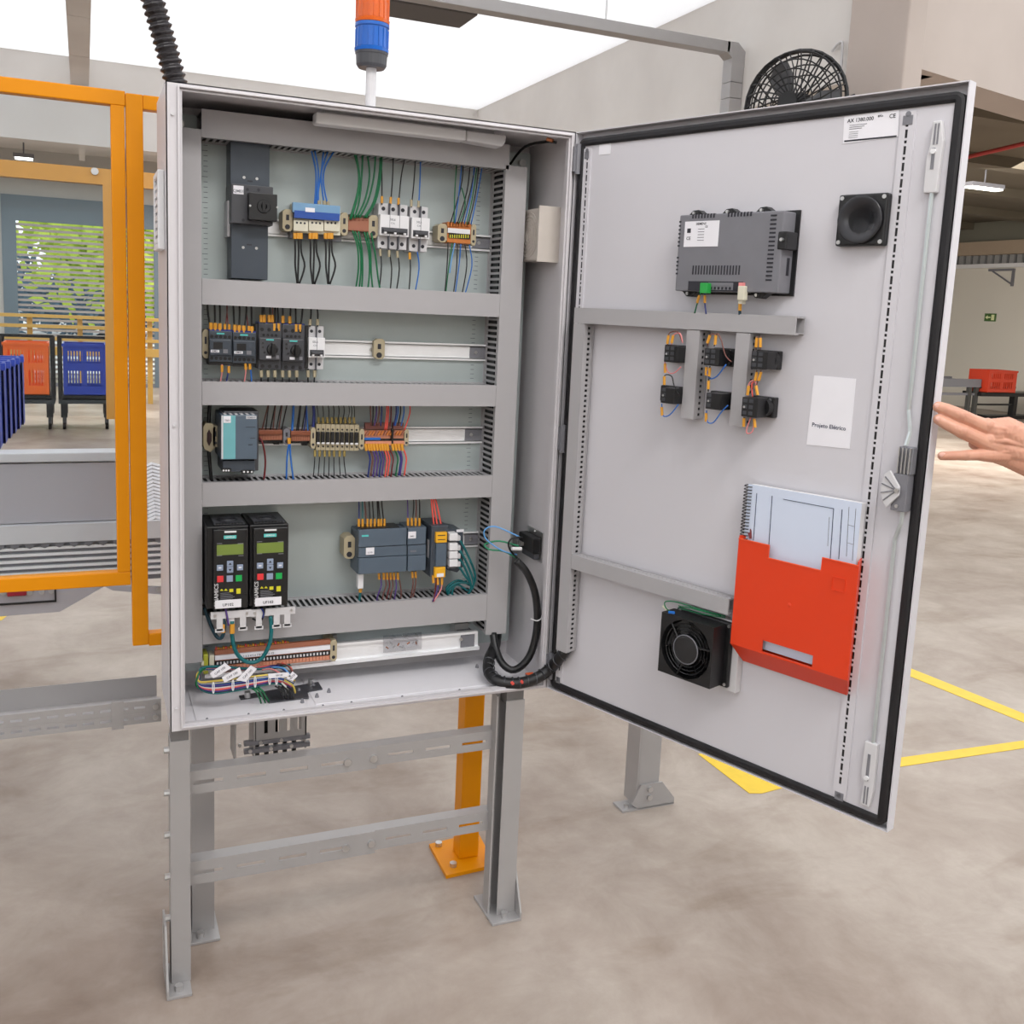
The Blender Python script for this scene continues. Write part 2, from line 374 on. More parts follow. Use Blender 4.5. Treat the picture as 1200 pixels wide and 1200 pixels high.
# wall bracket
t = thing('wall_bracket', 'grey triangular bracket on the cream wall above the exit sign', 'bracket')
q = onx(1165, 325, 14.9)
BX = Fr((15, q.y, 0), (0, -1, 0), (-1, 0, 0))
build('arm', MB(BX).box(-.2, .35, 0, .04, 2.49, 2.53), m_mgrey, t); build('post', MB(BX).box(.31, .35, 0, .04, 2.22, 2.49), m_mgrey, t)
build('brace', MB(BX).tube([(.31, .02, 2.26), (-.12, .02, 2.49)], .015, smooth=0), m_mgrey, t)
# exit sign
q = onx(1161, 372, 15); t = thing('exit_sign', 'green emergency exit sign with white arrow on the cream wall', 'sign')
FX = Fr((15, q.y, 0), (0, -1, 0), (-1, 0, 0))
build('plate', MB(FX).box(-.12, .12, 0, .02, q.z-.07, q.z+.07), mat('exit_sign_green', (70, 110, 50), .5), t)
mb = MB(FX).box(-.05, .01, .02, .024, q.z-.012, q.z+.012).prism([(-.1, q.z), (-.05, q.z+.035), (-.05, q.z-.035)], .02, .024)
build('arrow', mb, mat('exit_pale_yellow', (240, 245, 190), .5), t)
mb = MB(FX).box(.03, .095, .02, .023, q.z-.05, q.z+.05); build('doorway_mark', mb, MATS['exit_pale_yellow'], t)

# conveyor and crates at far right
def crate(name, label, cat_group, x0, x1, y0, y1, z0, h, m, lab=None):
    t = thing(name, label, 'crate', cat_group); th = .012
    build('floor_panel', MB(W0).box(x0, x1, y0, y1, z0, z0+.01), m, t)
    for fr, a, b, c in ((W0, x0, x1, y0), (W0, x0, x1, y1-th)):      # perforated long sides
        mb = MB(W0); w = (b-a)
        for s0, s1 in ((0, .1), (.9, 1)): mb.box(a+w*s0, a+w*s1, c, c+th, z0, z0+h)
        for zz0, zz1 in ((.18, .48), (.62, .86)): mb.box(a+w*.45, a+w*.55, c, c+th, z0+h*zz0, z0+h*zz1)
        for zz0, zz1 in ((0, .18), (.48, .62), (.86, 1)): mb.box(a+w*.1, a+w*.9, c, c+th, z0+h*zz0, z0+h*zz1)
        for i in range(5):
            for s0 in (.1, .55):
                e = a+w*(s0+.035+.07*i); mb.box(e, e+w*.03, c, c+th, z0+h*.18, z0+h*.48); mb.box(e, e+w*.03, c, c+th, z0+h*.62, z0+h*.86)
        build('side_panel', mb, m, t)
    build('end_panel', MB(W0).box(x0, x0+th, y0+th, y1-th, z0, z0+h), m, t)
    build('end_panel', MB(W0).box(x1-th, x1, y0+th, y1-th, z0, z0+h), m, t)
    build('rim', MB(W0).box(x0-.01, x1+.01, y0-.01, y0, z0+h-.03, z0+h), m, t)
    return t
m_crO = mat('orange_crate_plastic', (250, 112, 40), .45); m_crB = mat('blue_crate_plastic', (38, 66, 170), .45); m_crR = mat('red_orange_crate_plastic', (200, 62, 36), .45)
q = floorpt(1165, 492); yy = q.y
def fx(px, py, y): return C.un(px, py, .2-y)
a0, zt = fx(1160, 434, yy); a1, zb = fx(1205, 461, yy)
crate('crate', 'red-orange perforated crate at the end of the far conveyor', None, a0, a0+.62, yy, yy+.4, zb, zt-zb, m_crR)
t = thing('conveyor', 'grey roller conveyor on legs by the cream wall at right', 'conveyor')
c0, cz = fx(1075, 443, yy+.1); c1, cz2 = fx(1151, 441, yy+.1)
build('side_frame', MB(W0).box(c0-2, c1, yy+.1, yy+.16, cz-.13, cz), m_mgrey, t)
build('side_frame', MB(W0).box(c0-2, c1, yy+.7, yy+.76, cz-.13, cz), m_mgrey, t)
for xx in (fx(1136, 470, yy+.1)[0], fx(1144, 470, yy+.1)[0], c0-.3, c0-1.4):
    build('leg', MB(W0).box(xx-.03, xx+.03, yy+.1, yy+.16, 0, cz-.13), mat('conveyor_leg_dark', (70, 70, 68), .5), t)
for k in range(14): build('roller', MB(W0).cyl((c1-.15-.2*k, yy+.16, cz-.05), 1, .03, .54, 8), m_mgrey, t)
build('cross_brace', MB(W0).box(c0-2, c1, yy+.12, yy+.15, .38, .42), m_mgrey, t)
t = thing('conveyor_support', 'black steel stand carrying the red-orange crate', 'stand')
s0 = fx(1190, 470, yy+.1)[0]
build('top_beam', MB(W0).box(a0-.1, a0+1.3, yy+.02, yy+.4, zb-.06, zb), m_black, t)
build('leg', MB(W0).box(s0-.03, s0+.05, yy+.1, yy+.2, 0.05, zb-.06), m_black, t)
build('leg', MB(W0).box(s0+.8, s0+.88, yy+.1, yy+.2, 0.05, zb-.06), m_black, t)
build('base_beam', MB(W0).box(s0-.6, s0+1, yy+.08, yy+.3, 0, .06), m_black, t)
build('rail', MB(W0).box(c1, s0, yy+.12, yy+.14, .5, .53), m_black, t); build('rail', MB(W0).box(c1, s0, yy+.12, yy+.14, .22, .25), m_black, t)

# trolleys with crates, behind the machine
def trolley(x0, x1, y, label):
    t = thing('trolley', label, 'trolley', 'black crate trolleys by the shutter'); zt = C.un(90, 397, .2-y)[1]
    for xx in (x0, x1-.035): build('upright', MB(W0).box(xx, xx+.035, y, y+.035, .3, zt), m_black, t)
    for xx in (x0, x1-.035): build('upright', MB(W0).box(xx, xx+.035, y+.45, y+.485, .3, zt), m_black, t)
    build('top_rail', MB(W0).box(x0, x1, y, y+.03, zt, zt+.03), m_black, t)
    build('shelf', MB(W0).box(x0, x1, y-.005, y+.485, .26, .3), mat('trolley_deck', (52, 58, 60), .5), t)
    build('shelf', MB(W0).box(x0+.035, x1-.035, y+.0, y+.485, zt-.6, zt-.57), m_black, t)
    for xx in (x0+.05, x1-.05):
        for y2 in (y+.04, y+.42):
            c = build('caster', MB(W0).box(xx-.03, xx+.03, y2-.03, y2+.05, .12, .26), m_black, t)
            build('wheel', MB(W0).cyl((xx-.015, y2, .07), 0, .07, .03, 14), m_black, c)
    return zt
xa = [C.un(p, 450, .2-9.0)[0] for p in (-2, 64, 68, 131)]
zt = trolley(xa[0], xa[1], 9.0, 'left black trolley carrying an orange crate'); trolley(xa[2], xa[3], 9.0, 'right black trolley carrying a blue crate')
crate('crate', 'orange perforated crate on the left trolley', 'crates on trolleys', xa[0]+.05, xa[1]-.05, 9.0, 9.4, zt-.57, .52, m_crO)
crate('crate', 'blue perforated crate on the right trolley beside the yellow post', 'crates on trolleys', xa[2]+.05, xa[3]-.05, 9.0, 9.4, zt-.57, .52, m_crB)
# yellow hand rail in front of shutter
t = thing('guard_rail', 'low ochre guard rail in front of the roller shutter', 'railing'); yg = 11.5; m_och = mat('ochre_rail_paint', (196, 158, 84), .5)
for py in (371, 383, 397): 
    z = C.un(70, py, .2-yg)[1]; build('rail', MB(W0).box(-3, 1.5, yg, yg+.04, z-.02, z+.02), m_och, t)
build('rail', MB(W0).box(-3, 1.5, yg, yg+.05, .6, .7), m_och, t)
for px in (35, 94, 176): 
    x = C.un(px, 400, .2-yg)[0]; build('post', MB(W0).box(x-.03, x+.03, yg+.051, yg+.1, 0, C.un(70, 369, .2-yg)[1]), m_och, t)

# cable tray on hangers and down the concrete wall
t = thing('cable_tray', 'galvanised trunking crossing under the roof and turning down the wall', 'trunking')
za = 3.14; ya = 3.9
build('tray', MB(W0).box(1.45, XW-.12, ya-.05, ya+.05, za-.02, za+.05), m_stand, t, bevel=.004)
build('bend', MB(W0).prism([(XW-.14, za-.02), (XW-.14, za+.05), (XW-.06, za+.05), (XW, za), (XW, za-.1), (XW-.1, za-.1), (XW-.1, za-.05)], ya-.05, ya+.05), m_stand, t)
for k in range(3): build('drop_section', MB(W0).box(XW-.1, XW-.005, ya-.05, ya+.05, za-.1-.1*(k+1)+.004, za-.1-.1*k), m_stand, t)
build('hanger', MB(W0).cyl((C.un(710, 20, .2-ya)[0], ya, za+.05), 2, .006, ZT-za-.05, 8), m_steel, t)
x = C.un(520, 5, .2-3.9)[0]; z = C.un(520, 12, .2-3.9)[1]
t = thing('pendant_luminaire', 'dark underside of a hanging lamp unit at the top centre', 'lamp')
build('body', MB(W0).box(1.5, 2.06, 3.98, 4.3, za-.02, za+.05), mat('luminaire_dark', (88, 84, 82), .6), t, bevel=.006)
build('hanger', MB(W0).cyl((1.8, 4.1, za+.05), 2, .005, ZT-za-.05, 8), m_steel, t)

# wall fan
t = thing('wall_fan', 'black caged wall fan mounted on the concrete above the open door', 'fan')
cf = onx(932, 124, 3.45); fd = (CAM+Vector((.5, 0, 0))-cf); fd.z = 0; fd.normalize(); fd = Matrix.Rotation(math.radians(-28), 3, 'Z') @ fd
FF = Fr((cf.x, cf.y, cf.z), Vector((-fd.y, fd.x, 0)), fd); m_cage = mat('fan_black', (24, 24, 26), .45); RF = .285
def arc(r, n, k=28): return [(r*math.cos(2*math.pi*i/k), n, r*math.sin(2*math.pi*i/k)) for i in range(k)]
for r, n, w_ in ((RF, 0, .012), (RF*.96, .05, .006), (RF*.96, -.05, .006), (RF*.8, .07, .004), (RF*.8, -.07, .004), (RF*.62, .085, .004), (RF*.62, -.085, .004), (RF*.47, .094, .004), (RF*.34, .1, .004)):
    build('cage_ring', MB(FF).tube(arc(r, n), w_, closed=True, smooth=0, seg=6), m_cage, t)
for side, name in ((1, 'front_spoke'), (-1, 'rear_spoke')):
    for i in range(26):
        a = 2*math.pi*i/26
        pts = [(r*RF*math.cos(a+side*tw), side*n, r*RF*math.sin(a+side*tw)) for r, n, tw in ((1, 0, .55), (.95, .05, .5), (.62, .085, .3), (.2, .105, 0))]
        build(name, MB(FF).tube(pts, .0045, smooth=2, seg=4), m_cage, t)
build('badge', MB(FF).lathe((0, .1, 0), 1, [(0, .06), (.012, .055), (.012, 0.001)], 18), m_cage, t)
build('motor', MB(FF).lathe((0, -.2, 0), 1, [(0, .05), (.02, .075), (.16, .08), (.2, .04)], 18), m_cage, t)
for k in range(3):
    a = k*2.094; bl = []
    for r, wd in ((.05, .03), (.14, .07), (.23, .07), (.25, .03)):
        bl.append((r, wd))
    mb = MB(FF); f = [(r*math.cos(a)-w_*math.sin(a), -.02, r*math.sin(a)+w_*math.cos(a)) for r, w_ in bl] + [(r*math.cos(a)+w_*math.sin(a), .03, r*math.sin(a)-w_*math.cos(a)) for r, w_ in reversed(bl)]
    mb.loft([f, [(p[0], p[1]+.004, p[2]) for p in f]]); build('blade', mb, mat('fan_blade_grey', (90, 90, 92), .4), t)
build('wall_arm', MB(FF).tube([(0, -.2, 0), (.1, -.3, .05), (.22, -.34, .1)], .018), m_cage, t)
a = onx(975, 60, XW-.02)
build('cable', MB(W0).tube([(XW-.02, a.y, a.z), (XW-.02, a.y-.05, a.z+.03), (XW-.03, a.y-.1, a.z), (XW-.03, a.y-.1, a.z-.3)], .008), m_lgrey, t)

# floor markings
m_tape = mat('yellow_floor_tape', (232, 196, 50), .5, var=.08, scale=20)
def tape(label, pix):
    P = [floorpt(x, y) for x, y in pix]; mb = MB(W0)
    mb.loft([[(p.x, p.y, z) for p in P] for z in (.0003, .0015)])
    top('floor_tape', mb, m_tape, label, 'floor marking')
tape('yellow tape corner on the floor, visible under the lowest door edge', [(818, 884), (832, 882), (900, 916), (960, 902), (962, 912), (893, 930), (878, 930)])
tape('yellow floor tape running to the right edge, nearer of two', [(1020, 893), (1020, 904), (1200, 877), (1260, 867), (1260, 857), (1200, 868)])
tape('yellow floor tape slanting down to the right edge, farther of two', [(1040, 776), (1066, 783), (1206, 839), (1200, 847), (1062, 791), (1040, 785)])
tape('pale yellow floor tape scrap under the machine at the left edge', [(-40, 724), (-6, 722), (8, 722), (2, 727), (-40, 732)])

# ================================================================== MACHINE + GUARD (left)
def glassmat(name, tint, gl=.08):
    m = bpy.data.materials.new(name); m.use_nodes = True; nt = m.node_tree; nt.nodes.remove(nt.nodes['Principled BSDF'])
    t = nt.nodes.new('ShaderNodeBsdfTransparent'); g = nt.nodes.new('ShaderNodeBsdfGlossy'); g.inputs['Roughness'].default_value = .03
    t.inputs[0].default_value = (*tint, 1); mx = nt.nodes.new('ShaderNodeMixShader'); fr = nt.nodes.new('ShaderNodeFresnel'); fr.inputs[0].default_value = 1.4
    ad = nt.nodes.new('ShaderNodeMath'); ad.operation = 'MULTIPLY'; ad.inputs[1].default_value = .3
    nt.links.new(fr.outputs[0], ad.inputs[0]); nt.links.new(ad.outputs[0], mx.inputs[0])
    nt.links.new(t.outputs[0], mx.inputs[1]); nt.links.new(g.outputs[0], mx.inputs[2]); nt.links.new(mx.outputs[0], nt.nodes['Material Output'].inputs[0]); return m
m_glass = glassmat('guard_polycarbonate', (.93, .95, .96))
NG = -.1
g = thing('machine_guard_door', 'yellow framed clear guard door left of the grey cabinet', 'safety guard')
z0, z1, z2, z3 = C.un(70, 683+8, NG)[1], C.un(60, 676, NG)[1], C.un(60, 111.5, NG)[1], C.un(60, 95, NG)[1]
xl, xr = C.un(133.5, 400, NG)[0], C.un(150.5, 400, NG)[0]
zb1 = C.un(150, 690, NG)[1]; zb0 = zb1+.0; zl = C.un(60, 686, NG)[1]
build('top_bar', MB().box(-1.2, xr, NG-.03, NG, 1.7545, 1.783), m_yel, g, bevel=.002)
build('side_bar', MB().box(xl, xr-.0015, NG-.03, NG, .7975, 1.7545), m_yel, g, bevel=.002)
build('bottom_bar', MB().box(-1.2, xr-.0015, NG-.03, NG, .768, .7975), m_yel, g, bevel=.002)
build('pane', MB().box(-1.2, xl+.006, NG-.018, NG-.014, .79, 1.76), m_glass, g)
t = thing('guard_fence', 'yellow guard post and rails between the clear door and the cabinet', 'safety guard')
x2 = C.un(170.5, 400, NG)[0]
build('post', MB().box(xr+.0005, x2, NG-.03, NG, .631, 1.78), m_yel, t, bevel=.002)
build('top_rail', MB().box(x2, .5, NG-.03, NG, 1.752, 1.78), m_yel, t, bevel=.002)
build('bottom_rail', MB().box(x2, .7, NG-.03, NG, .628, .656), m_yel, t, bevel=.002)
# rear yellow rail + inner frame
t = thing('machine_rear_guard', 'far ochre guard rail seen through the clear guard door', 'safety guard')
nr = -1.6; zz0, zz1 = C.un(70, 212, nr)[1], C.un(70, 193, nr)[1]; mo = mat('rear_rail_ochre', (206, 150, 70), .4)
build('top_rail', MB().box(-2.2, .8, nr-.04, nr, zz0, zz1), mo, t)
xx = C.un(130, 350, nr)[0]; zz2 = C.un(130, 535, nr)[1]
build('post', MB().box(xx-.02, xx+.02, nr-.04, nr, .95, zz0), mo, t)
build('pane', MB().box(-2.2, xx, nr-.025, nr-.02, .96, zz0), m_glass, t)
screws(t, C, [C.p(111, 201, nr)], .012, .01)
# packing machine
mc = thing('sorting_machine', 'grey packing machine with chain belt behind the yellow guard door', 'machine')
nm = -.6; X0 = -1.6
xr_ = C.un(137, 535, nm)[0]; m_mach = mat('machine_grey_panel', (182, 180, 186), .35, metal=.2, var=.02, scale=3)
def Zm(px, py): return C.un(px, py, nm)[1]
build('sill', MB().box(X0, xr_, nm-.06, nm+.01, Zm(60, 541), Zm(60, 530)), m_lgrey, mc, bevel=.003)
build('side_panel', MB().box(X0, xr_, nm-.05, nm, Zm(60, 612), Zm(60, 543)), m_mach, mc)
build('belt_edge', MB().box(X0, .2, nm-.05, nm+.02, Zm(60, 634), Zm(60, 613)), m_lgrey, mc)
mb = MB(); x = X0; zc = Zm(60, 635)
while x < .15: mb.cyl((x, nm-.04, zc), 1, .012, .055, 8); x += .034
build('chain', mb, m_mgrey, mc, stuff=True)
z_a, z_b = Zm(60, 682), Zm(60, 638); k = 0
while z_a+k*.008 < z_b-.002:
    build('profile_rib', MB().box(X0, .2, nm-.04, nm+(.012 if k % 2 else .004), z_a+k*.008, z_a+k*.008+.0072), m_alu if k % 2 else m_mgrey, mc); k += 1
P_ = [C.un(*q, nm) for q in ((-30, 690), (170, 690), (128, 691), (70, 717), (-30, 727))]
build('chassis_plate', MB().prism([(X0, z_a-.002), (P_[1][0], z_a-.002), (P_[2][0], z_a-.014), (P_[3][0], P_[3][1]), (X0, P_[3][1]-.01)], nm-.04, nm), m_mach, mc)
build('foot_bracket', MB().pp([(120, 686), (192, 688), (192, 697), (132, 692)], nm+.001, nm+.01), m_mach, mc)
mb = MB().ring(*[C.un(*q, nm+.006)[0] for q in ((-120, 700), (66, 700))], C.un(0, 709, nm)[1], C.un(0, 690, nm)[1], .004, nm, nm+.006); build('access_cover', mb, m_black, mc)
build('red_latch', MB().pb(8, 690, 31, 699, nm, nm+.02), mat('dark_red_latch', (150, 28, 48), .4), mc, bevel=.003)
screws(mc, C, [C.p(x, y, nm+.006) for x, y in ((4, 694), (35, 694), (49, 693), (60, 692), (186, 690))], .007, .006)
# white curved belt section visible between post and cabinet
b2 = thing('modular_belt', 'white modular plastic belt between yellow post and cabinet', 'conveyor belt')
rng = [C.un(168, 545, nm-.3), C.un(196, 612, nm-.1)]
first = None
for k in range(16):
    z = C.un(180, 608-4.2*k, nm-.02*k)[1]; xa_, xb_ = C.un(166, 590, nm-.02*k)[0]-.03, .12
    pts = [(xa_+(xb_-xa_)*i/10, nm-.02*k+(.006 if i % 2 else 0), z+.004*math.sin(i*1.9)) for i in range(11)]
    build('belt_link', MB().tube(pts, .006, seg=5, smooth=1), m_white, b2)
build('support', MB().box(.0, .12, nm-.4, nm-.3, .56, C.un(180, 560, nm-.3)[1]), m_mgrey, b2)
# blue crates stacked on the machine
t0 = None
for k in range(6):
    nn = -.95-.11*k; x1_ = C.un(28-4.2*(5-k) if False else 27-1*k*0, 470, nn)[0] - .012*(5-k)
    cr_ = thing('tote', ['nearest', 'second', 'third', 'fourth', 'fifth', 'last'][k]+' blue tote from the front in the row on the machine at left', 'tote', 'blue totes in a row')
    zt_, zb_ = C.un(15, 428-2.2*k, nn)[1], C.un(15, 526, -.95)[1]
    build('front_panel', MB().box(x1_-.5, x1_, nn-.006, nn, zb_, zt_), m_crB, cr_)
    build('rim', MB().box(x1_-.5, x1_+.006, nn-.01, nn+.012, zt_-.02, zt_), mat('tote_rim_blue', (60, 84, 190), .4), cr_)
    for j in range(4): build('rib', MB().box(x1_-.02-.045*j-.008, x1_-.02-.045*j, nn, nn+.008, zb_, zt_-.02), m_crB, cr_)
    build('end_panel', MB().box(x1_-.006, x1_, nn-.09, nn, zb_, zt_), m_crB, cr_)
build('tote_table', MB().box(-1.6, -.37, -1.7, -.75, zb_-.03, zb_-.001), m_lgrey, mc)

# perforated cable tray coming from the left to the stand
t = thing('cable_tray', 'perforated galvanised cable tray running from the left edge into the stand', 'cable tray')
yt0, yt1 = -.06, -.21; zA, zB = .4745, .5
z_lo, z_hi = C.un(100, 862-.5, yt0)[1], C.un(100, 843, yt0)[1]; h = .052
z_lo = C.un(60, 866-6, yt0)[1]; z_hi = z_lo+.05
mb = MB().strip(0, 2, 1, -1.5, .0, z_lo, z_lo+.0228, yt0-.0015, yt0, .034, .022, z_lo+.010, z_lo+.0155)
build('near_side_lower', mb, m_stand, t)
mb = MB().strip(0, 2, 1, -1.5, .0, z_lo+.0232, z_hi, yt0-.0015, yt0, .034, .022, z_lo+.034, z_lo+.0395)
build('near_side_upper', mb, m_stand, t)
build('near_lip', MB().box(-1.5, .0, yt0-.012, yt0, z_hi, z_hi+.0015), m_stand, t)
build('floor_sheet', MB().box(-1.5, .0, yt1, yt0-.0015, z_lo, z_lo+.0015), m_stand, t)
build('far_side', MB().box(-1.5, .0, yt1-.0015, yt1, z_lo, z_hi), m_stand, t)
x = C.un(138, 850, yt0)[0]; build('joint_clip', MB().box(x-.012, x+.012, yt0, yt0+.003, z_lo-.006, z_hi+.006), m_stand, t)
screws(t, C, [(-.012, yt0, z_lo+.037), (-.012, yt0, z_lo+.013)], .006, .008)

# yellow post under the cabinet
t = thing('guard_post', 'yellow square post with bolted base plate behind the cabinet stand', 'post')
q = floorpt(541, 1003); px0, px1 = .713, .7645
build('column', MB(W0).box(px0-.004, px1-.004, .262, .312, .009, .62), m_yel, t, bevel=.003)
Pq = [floorpt(x, y, .009) for x, y in ((503, 989), (560, 975), (580, 1013), (523, 1026))]
build('base_plate', MB(W0).loft([[(p.x, p.y, z) for p in Pq] for z in (0, .009)]), m_yel, t)
screws(t, W0, [tuple(floorpt(x, y, .009)) for x, y in ((514, 991), (531, 1015), (572, 1007), (557, 985))], .009, .01, ax=2, name='anchor_bolt')

# far stand post right of cabinet
t = thing('steel_post', 'grey steel post with gusseted foot beneath the open door', 'post')
PW = Fr((0, .36, 0), (1, 0, 0), (0, -1, 0))
x0_, x1_ = 1.283, 1.352
build('column', MB(PW).box(x0_, x1_, -.04, -.002, .02, .62), m_stand, t, bevel=.002)
build('side_flange', MB(PW).box(x0_-.004, x0_, -.07, -.002, .01, .62), m_stand, t)
build('gusset', MB(PW).prism([(x0_-.0, .004), (x1_+.05, .004), (x1_+.05, .02), (x1_+.006, .075), (x0_+.006, .075), (x0_-.02, .02)], 0, .006), m_stand, t)
build('foot_plate', MB(PW).box(x0_-.05, x1_+.05, -.05, .006, 0, .006), m_stand, t)
screws(t, PW, [((x0_+x1_)/2, .006, .06), ((x0_+x1_)/2, .006, .035)], .008, .006, name='bolt')
screws(t, PW, [(x0_-.03, -.01, .006)], .008, .012, ax=2, name='anchor_bolt')

# ================================================================== STAND
S = Fr((0, 0, 0), (1, 0, 0), (0, -1, 0)); ZC = .555
st = thing('cabinet_stand', 'galvanised four-leg stand under the grey cabinet', 'stand')
def leg(x0, x1, y0, y1, openside, fz=.006):
    o = build('leg', MB(W0).box(x0, x1, y0, y0+.002, fz, ZC-.03).box(x0 if openside > 0 else x1-.002, x0+.002 if openside > 0 else x1, y0+.002, y1, fz, ZC-.03)
              .box(x0, x1, y1-.002, y1, fz, ZC-.03), m_stand, st)
    build('adapter', MB(W0).box(x0+.002, x1-.002, y0+.003, y1-.003, ZC-.04, ZC), mat('adapter_dark_grey', (120, 118, 118), .5), o)
    return o
L1 = leg(.0, .0375, .02, .065, 1); L2 = leg(.712, .757, .02, .065, -1)
build('inner_channel', MB(W0).box(.694, .698, .03, .062, .006, ZC-.02).box(.698, .712, .055, .06, .006, ZC-.02), m_stand, L2)
L3 = leg(.055, .102, .18, .215, 1); L4 = leg(.772, .80, .18, .215, -1)
def foot(x0, x1, y0, y1, gx):
    f = build('foot_plate', MB(W0).box(x0, x1, y0, y1, 0, .006), m_stand, st, bevel=.001)
    build('gusset', MB(Fr((gx, 0, 0), (0, -1, 0), (-1, 0, 0))).prism([(-y0, .006), (-y0, .02), (-y0-.05, .13), (-y1+.0, .13), (-y1, .006)], 0, .004), m_stand, f)
    build('anchor_bolt', MB(W0).cyl(((x0+x1)/2, y0+.018, .006), 2, .008, .012, 8), m_steel, f)
foot(-.012, .036, -.022, .09, -.008); foot(.69, .762, -.01, .11, .762); foot(.03, .11, .14, .25, .05)
for k in range(5): build('side_bolt', MB(W0).cyl((-.01, .042, .14+.09*k), 0, .007, .01, 8), m_steel, st)
def crossbar(z0, zt, name):
    mb = MB(S).strip(0, 2, 1, .0375, .425, z0, zt, -.05, -.0465, .086, .058, z0+(zt-z0)*.42, z0+(zt-z0)*.6, ph=.1)
    o = build('crossbar', mb, m_stand, st)
    build('top_flange', MB(S).box(.0375, .425, -.08, -.0465, zt, zt+.003), m_stand, o)
    mb = MB(S).strip(0, 2, 1, .425, .71, z0+.004, zt-.001, -.055, -.052, .086, .058, z0+(zt-z0)*.45, z0+(zt-z0)*.6, ph=.3)
    o2 = build('crossbar_extension', mb, m_stand, st); build('top_flange', MB(S).box(.425, .71, -.083, -.052, zt-.001, zt+.002), m_stand, o2)
    for px in (.36, .417): build('bolt', MB(S).cyl((px, -.0465, z0+(zt-z0)*.52), 1, .008, .006, 10), m_steel, o)
crossbar(.397, .443, 'upper'); crossbar(.199, .247, 'lower')
# cable entry block beneath
t = thing('cable_entry_frame', 'galvanised slotted cable clamp rack hanging under the cabinet floor', 'cable entry')
ny = .05
x0_, x1_, z0_, z1_ = MB().rect(275, 845, 359, 882, ny)
build('top_plate', MB().box(x0_, x1_, -.02, ny, ZC-.006, ZC), m_stand, t)
mb = MB().strip(0, 2, 1, x0_+.045, x1_, z0_+.03, ZC-.01, ny-.003, ny, .024, .008, z0_+.045, ZC-.02, ph=.7); build('slotted_front', mb, m_stand, t)
for zz in (z0_+.004, z0_+.022): build('clamp_bar', MB().box(x0_+.02, x1_+.008, ny-.01, ny+.002, zz, zz+.009), m_mgrey, t)
build('end_plate', MB().box(x0_, x0_+.003, -.02, ny, z0_-.01, ZC-.006), m_stand, t); build('end_plate', MB().box(x1_-.003, x1_, -.02, ny, z0_, ZC-.006), m_stand, t)
build('inner_plate', MB().box(x0_+.04, x0_+.043, -.02, ny, z0_-.01, ZC-.006), m_stand, t)
screws(t, C, [(x0_+.01+i*.022, ny+.002, z0_+.027-(i % 2)*.016) for i in range(6)], .004, .004)
for k in range(5): build('cable', MB().tube([(x0_+.05+.02*k, .02, ZC-.01), (x0_+.052+.02*k, .02, z0_-.02), (x0_+.055+.02*k, .0, z0_-.045)], .005), m_black, t)

# ================================================================== CABINET
cab = thing('electrical_cabinet', 'light grey wall cabinet standing open on a galvanised stand', 'cabinet')
ZT_ = 1.755
mb = MB(W0).box(0, .002, .0, .233, ZC, ZT_).box(.798, .8, 0, .233, ZC, ZT_).box(0.002, .798, 0, .233, ZT_-.002, ZT_).box(.002, .798, .231, .233, ZC, ZT_-.002)
mb.ring(0, .8, ZC, ZT_, (.024, .012, .011, .009), 0, .0025)
build('shell', mb, m_cab, cab)
mb = MB(W0).ring(.019, .792, ZC+.006, ZT_-.006, .0035, -.007, .0); build('gutter_rim', mb, m_cab, cab, bevel=.001)
mb = MB(W0).ring(.024, .788, ZC+.011, ZT_-.011, (.003, .003, .0015, .003), .0, .012); build('inner_fold', mb, m_cab, cab)
# floor with gland plates
fl = build('bottom_panel', MB(W0).box(.002, .798, .002, .231, ZC, ZC+.002), mat('bottom_sheet_light', (232, 230, 234), .4, var=.01), cab)
build('gland_plate', MB(W0).box(.29, .72, .045, .2, ZC+.002, ZC+.0045), MATS['bottom_sheet_light'], fl, bevel=.001)
build('gland_plate', MB(W0).box(.05, .275, .03, .2, ZC+.002, ZC+.0045), MATS['bottom_sheet_light'], fl, bevel=.001)
mb = MB(W0)
for x in (.07, .15, .22, .30, .36, .47, .60, .70): mb.lathe((x, .022, ZC+.002), 2, [(0, .0045), (.006, .003), (.009, .0015)], 8)
for (x, y) in ((.265, .06), (.27, .12), (.3, .08), (.305, .14), (.33, .1), (.69, .15), (.71, .08)): mb.lathe((x, y, ZC+.0045), 2, [(0, .0045), (.006, .003), (.009, .0015)], 8)
build('plate_studs', mb, m_mgrey, fl, stuff=True)
# mounting plate
pl_ = build('mounting_plate', MB(W0).box(.012, .788, .2, .203, .60, 1.735), m_plate, cab)
mb = MB()
for px, n in ((246, 42), (566, 42)):
    x, _ = C.un(px, 400, .0)
    if px > 500: x = .668
    else: x = .088
    for k in range(110):
        z = .62+k*.01; mb.box(x-(.004 if k % 5 else .007), x+.004, 0, .0004, z, z+.0012)
build('scale_marks', mb, m_inkg, pl_, stuff=True)
screws(pl_, C, [(.04, .0, .63), (.765, 0, .63), (.765, 0, 1.712), (.04, 0, 1.715)], .008, .012, name='plate_bolt')
# rim screws
screws(cab, W0, [(.011, -.004, 1.70), (.011, -.004, .60), (.011, -.004, 1.15)], .003, .004, m=m_lgrey, ax=1, name='rim_screw')
# hinges
for z in (1.70, 1.12, .61): build('hinge', MB(W0).cyl((.802, -.012, z-.03), 2, .006, .06, 8).box(.792, .802, -.012, -.002, z-.025, z+.025), m_mgrey, cab)

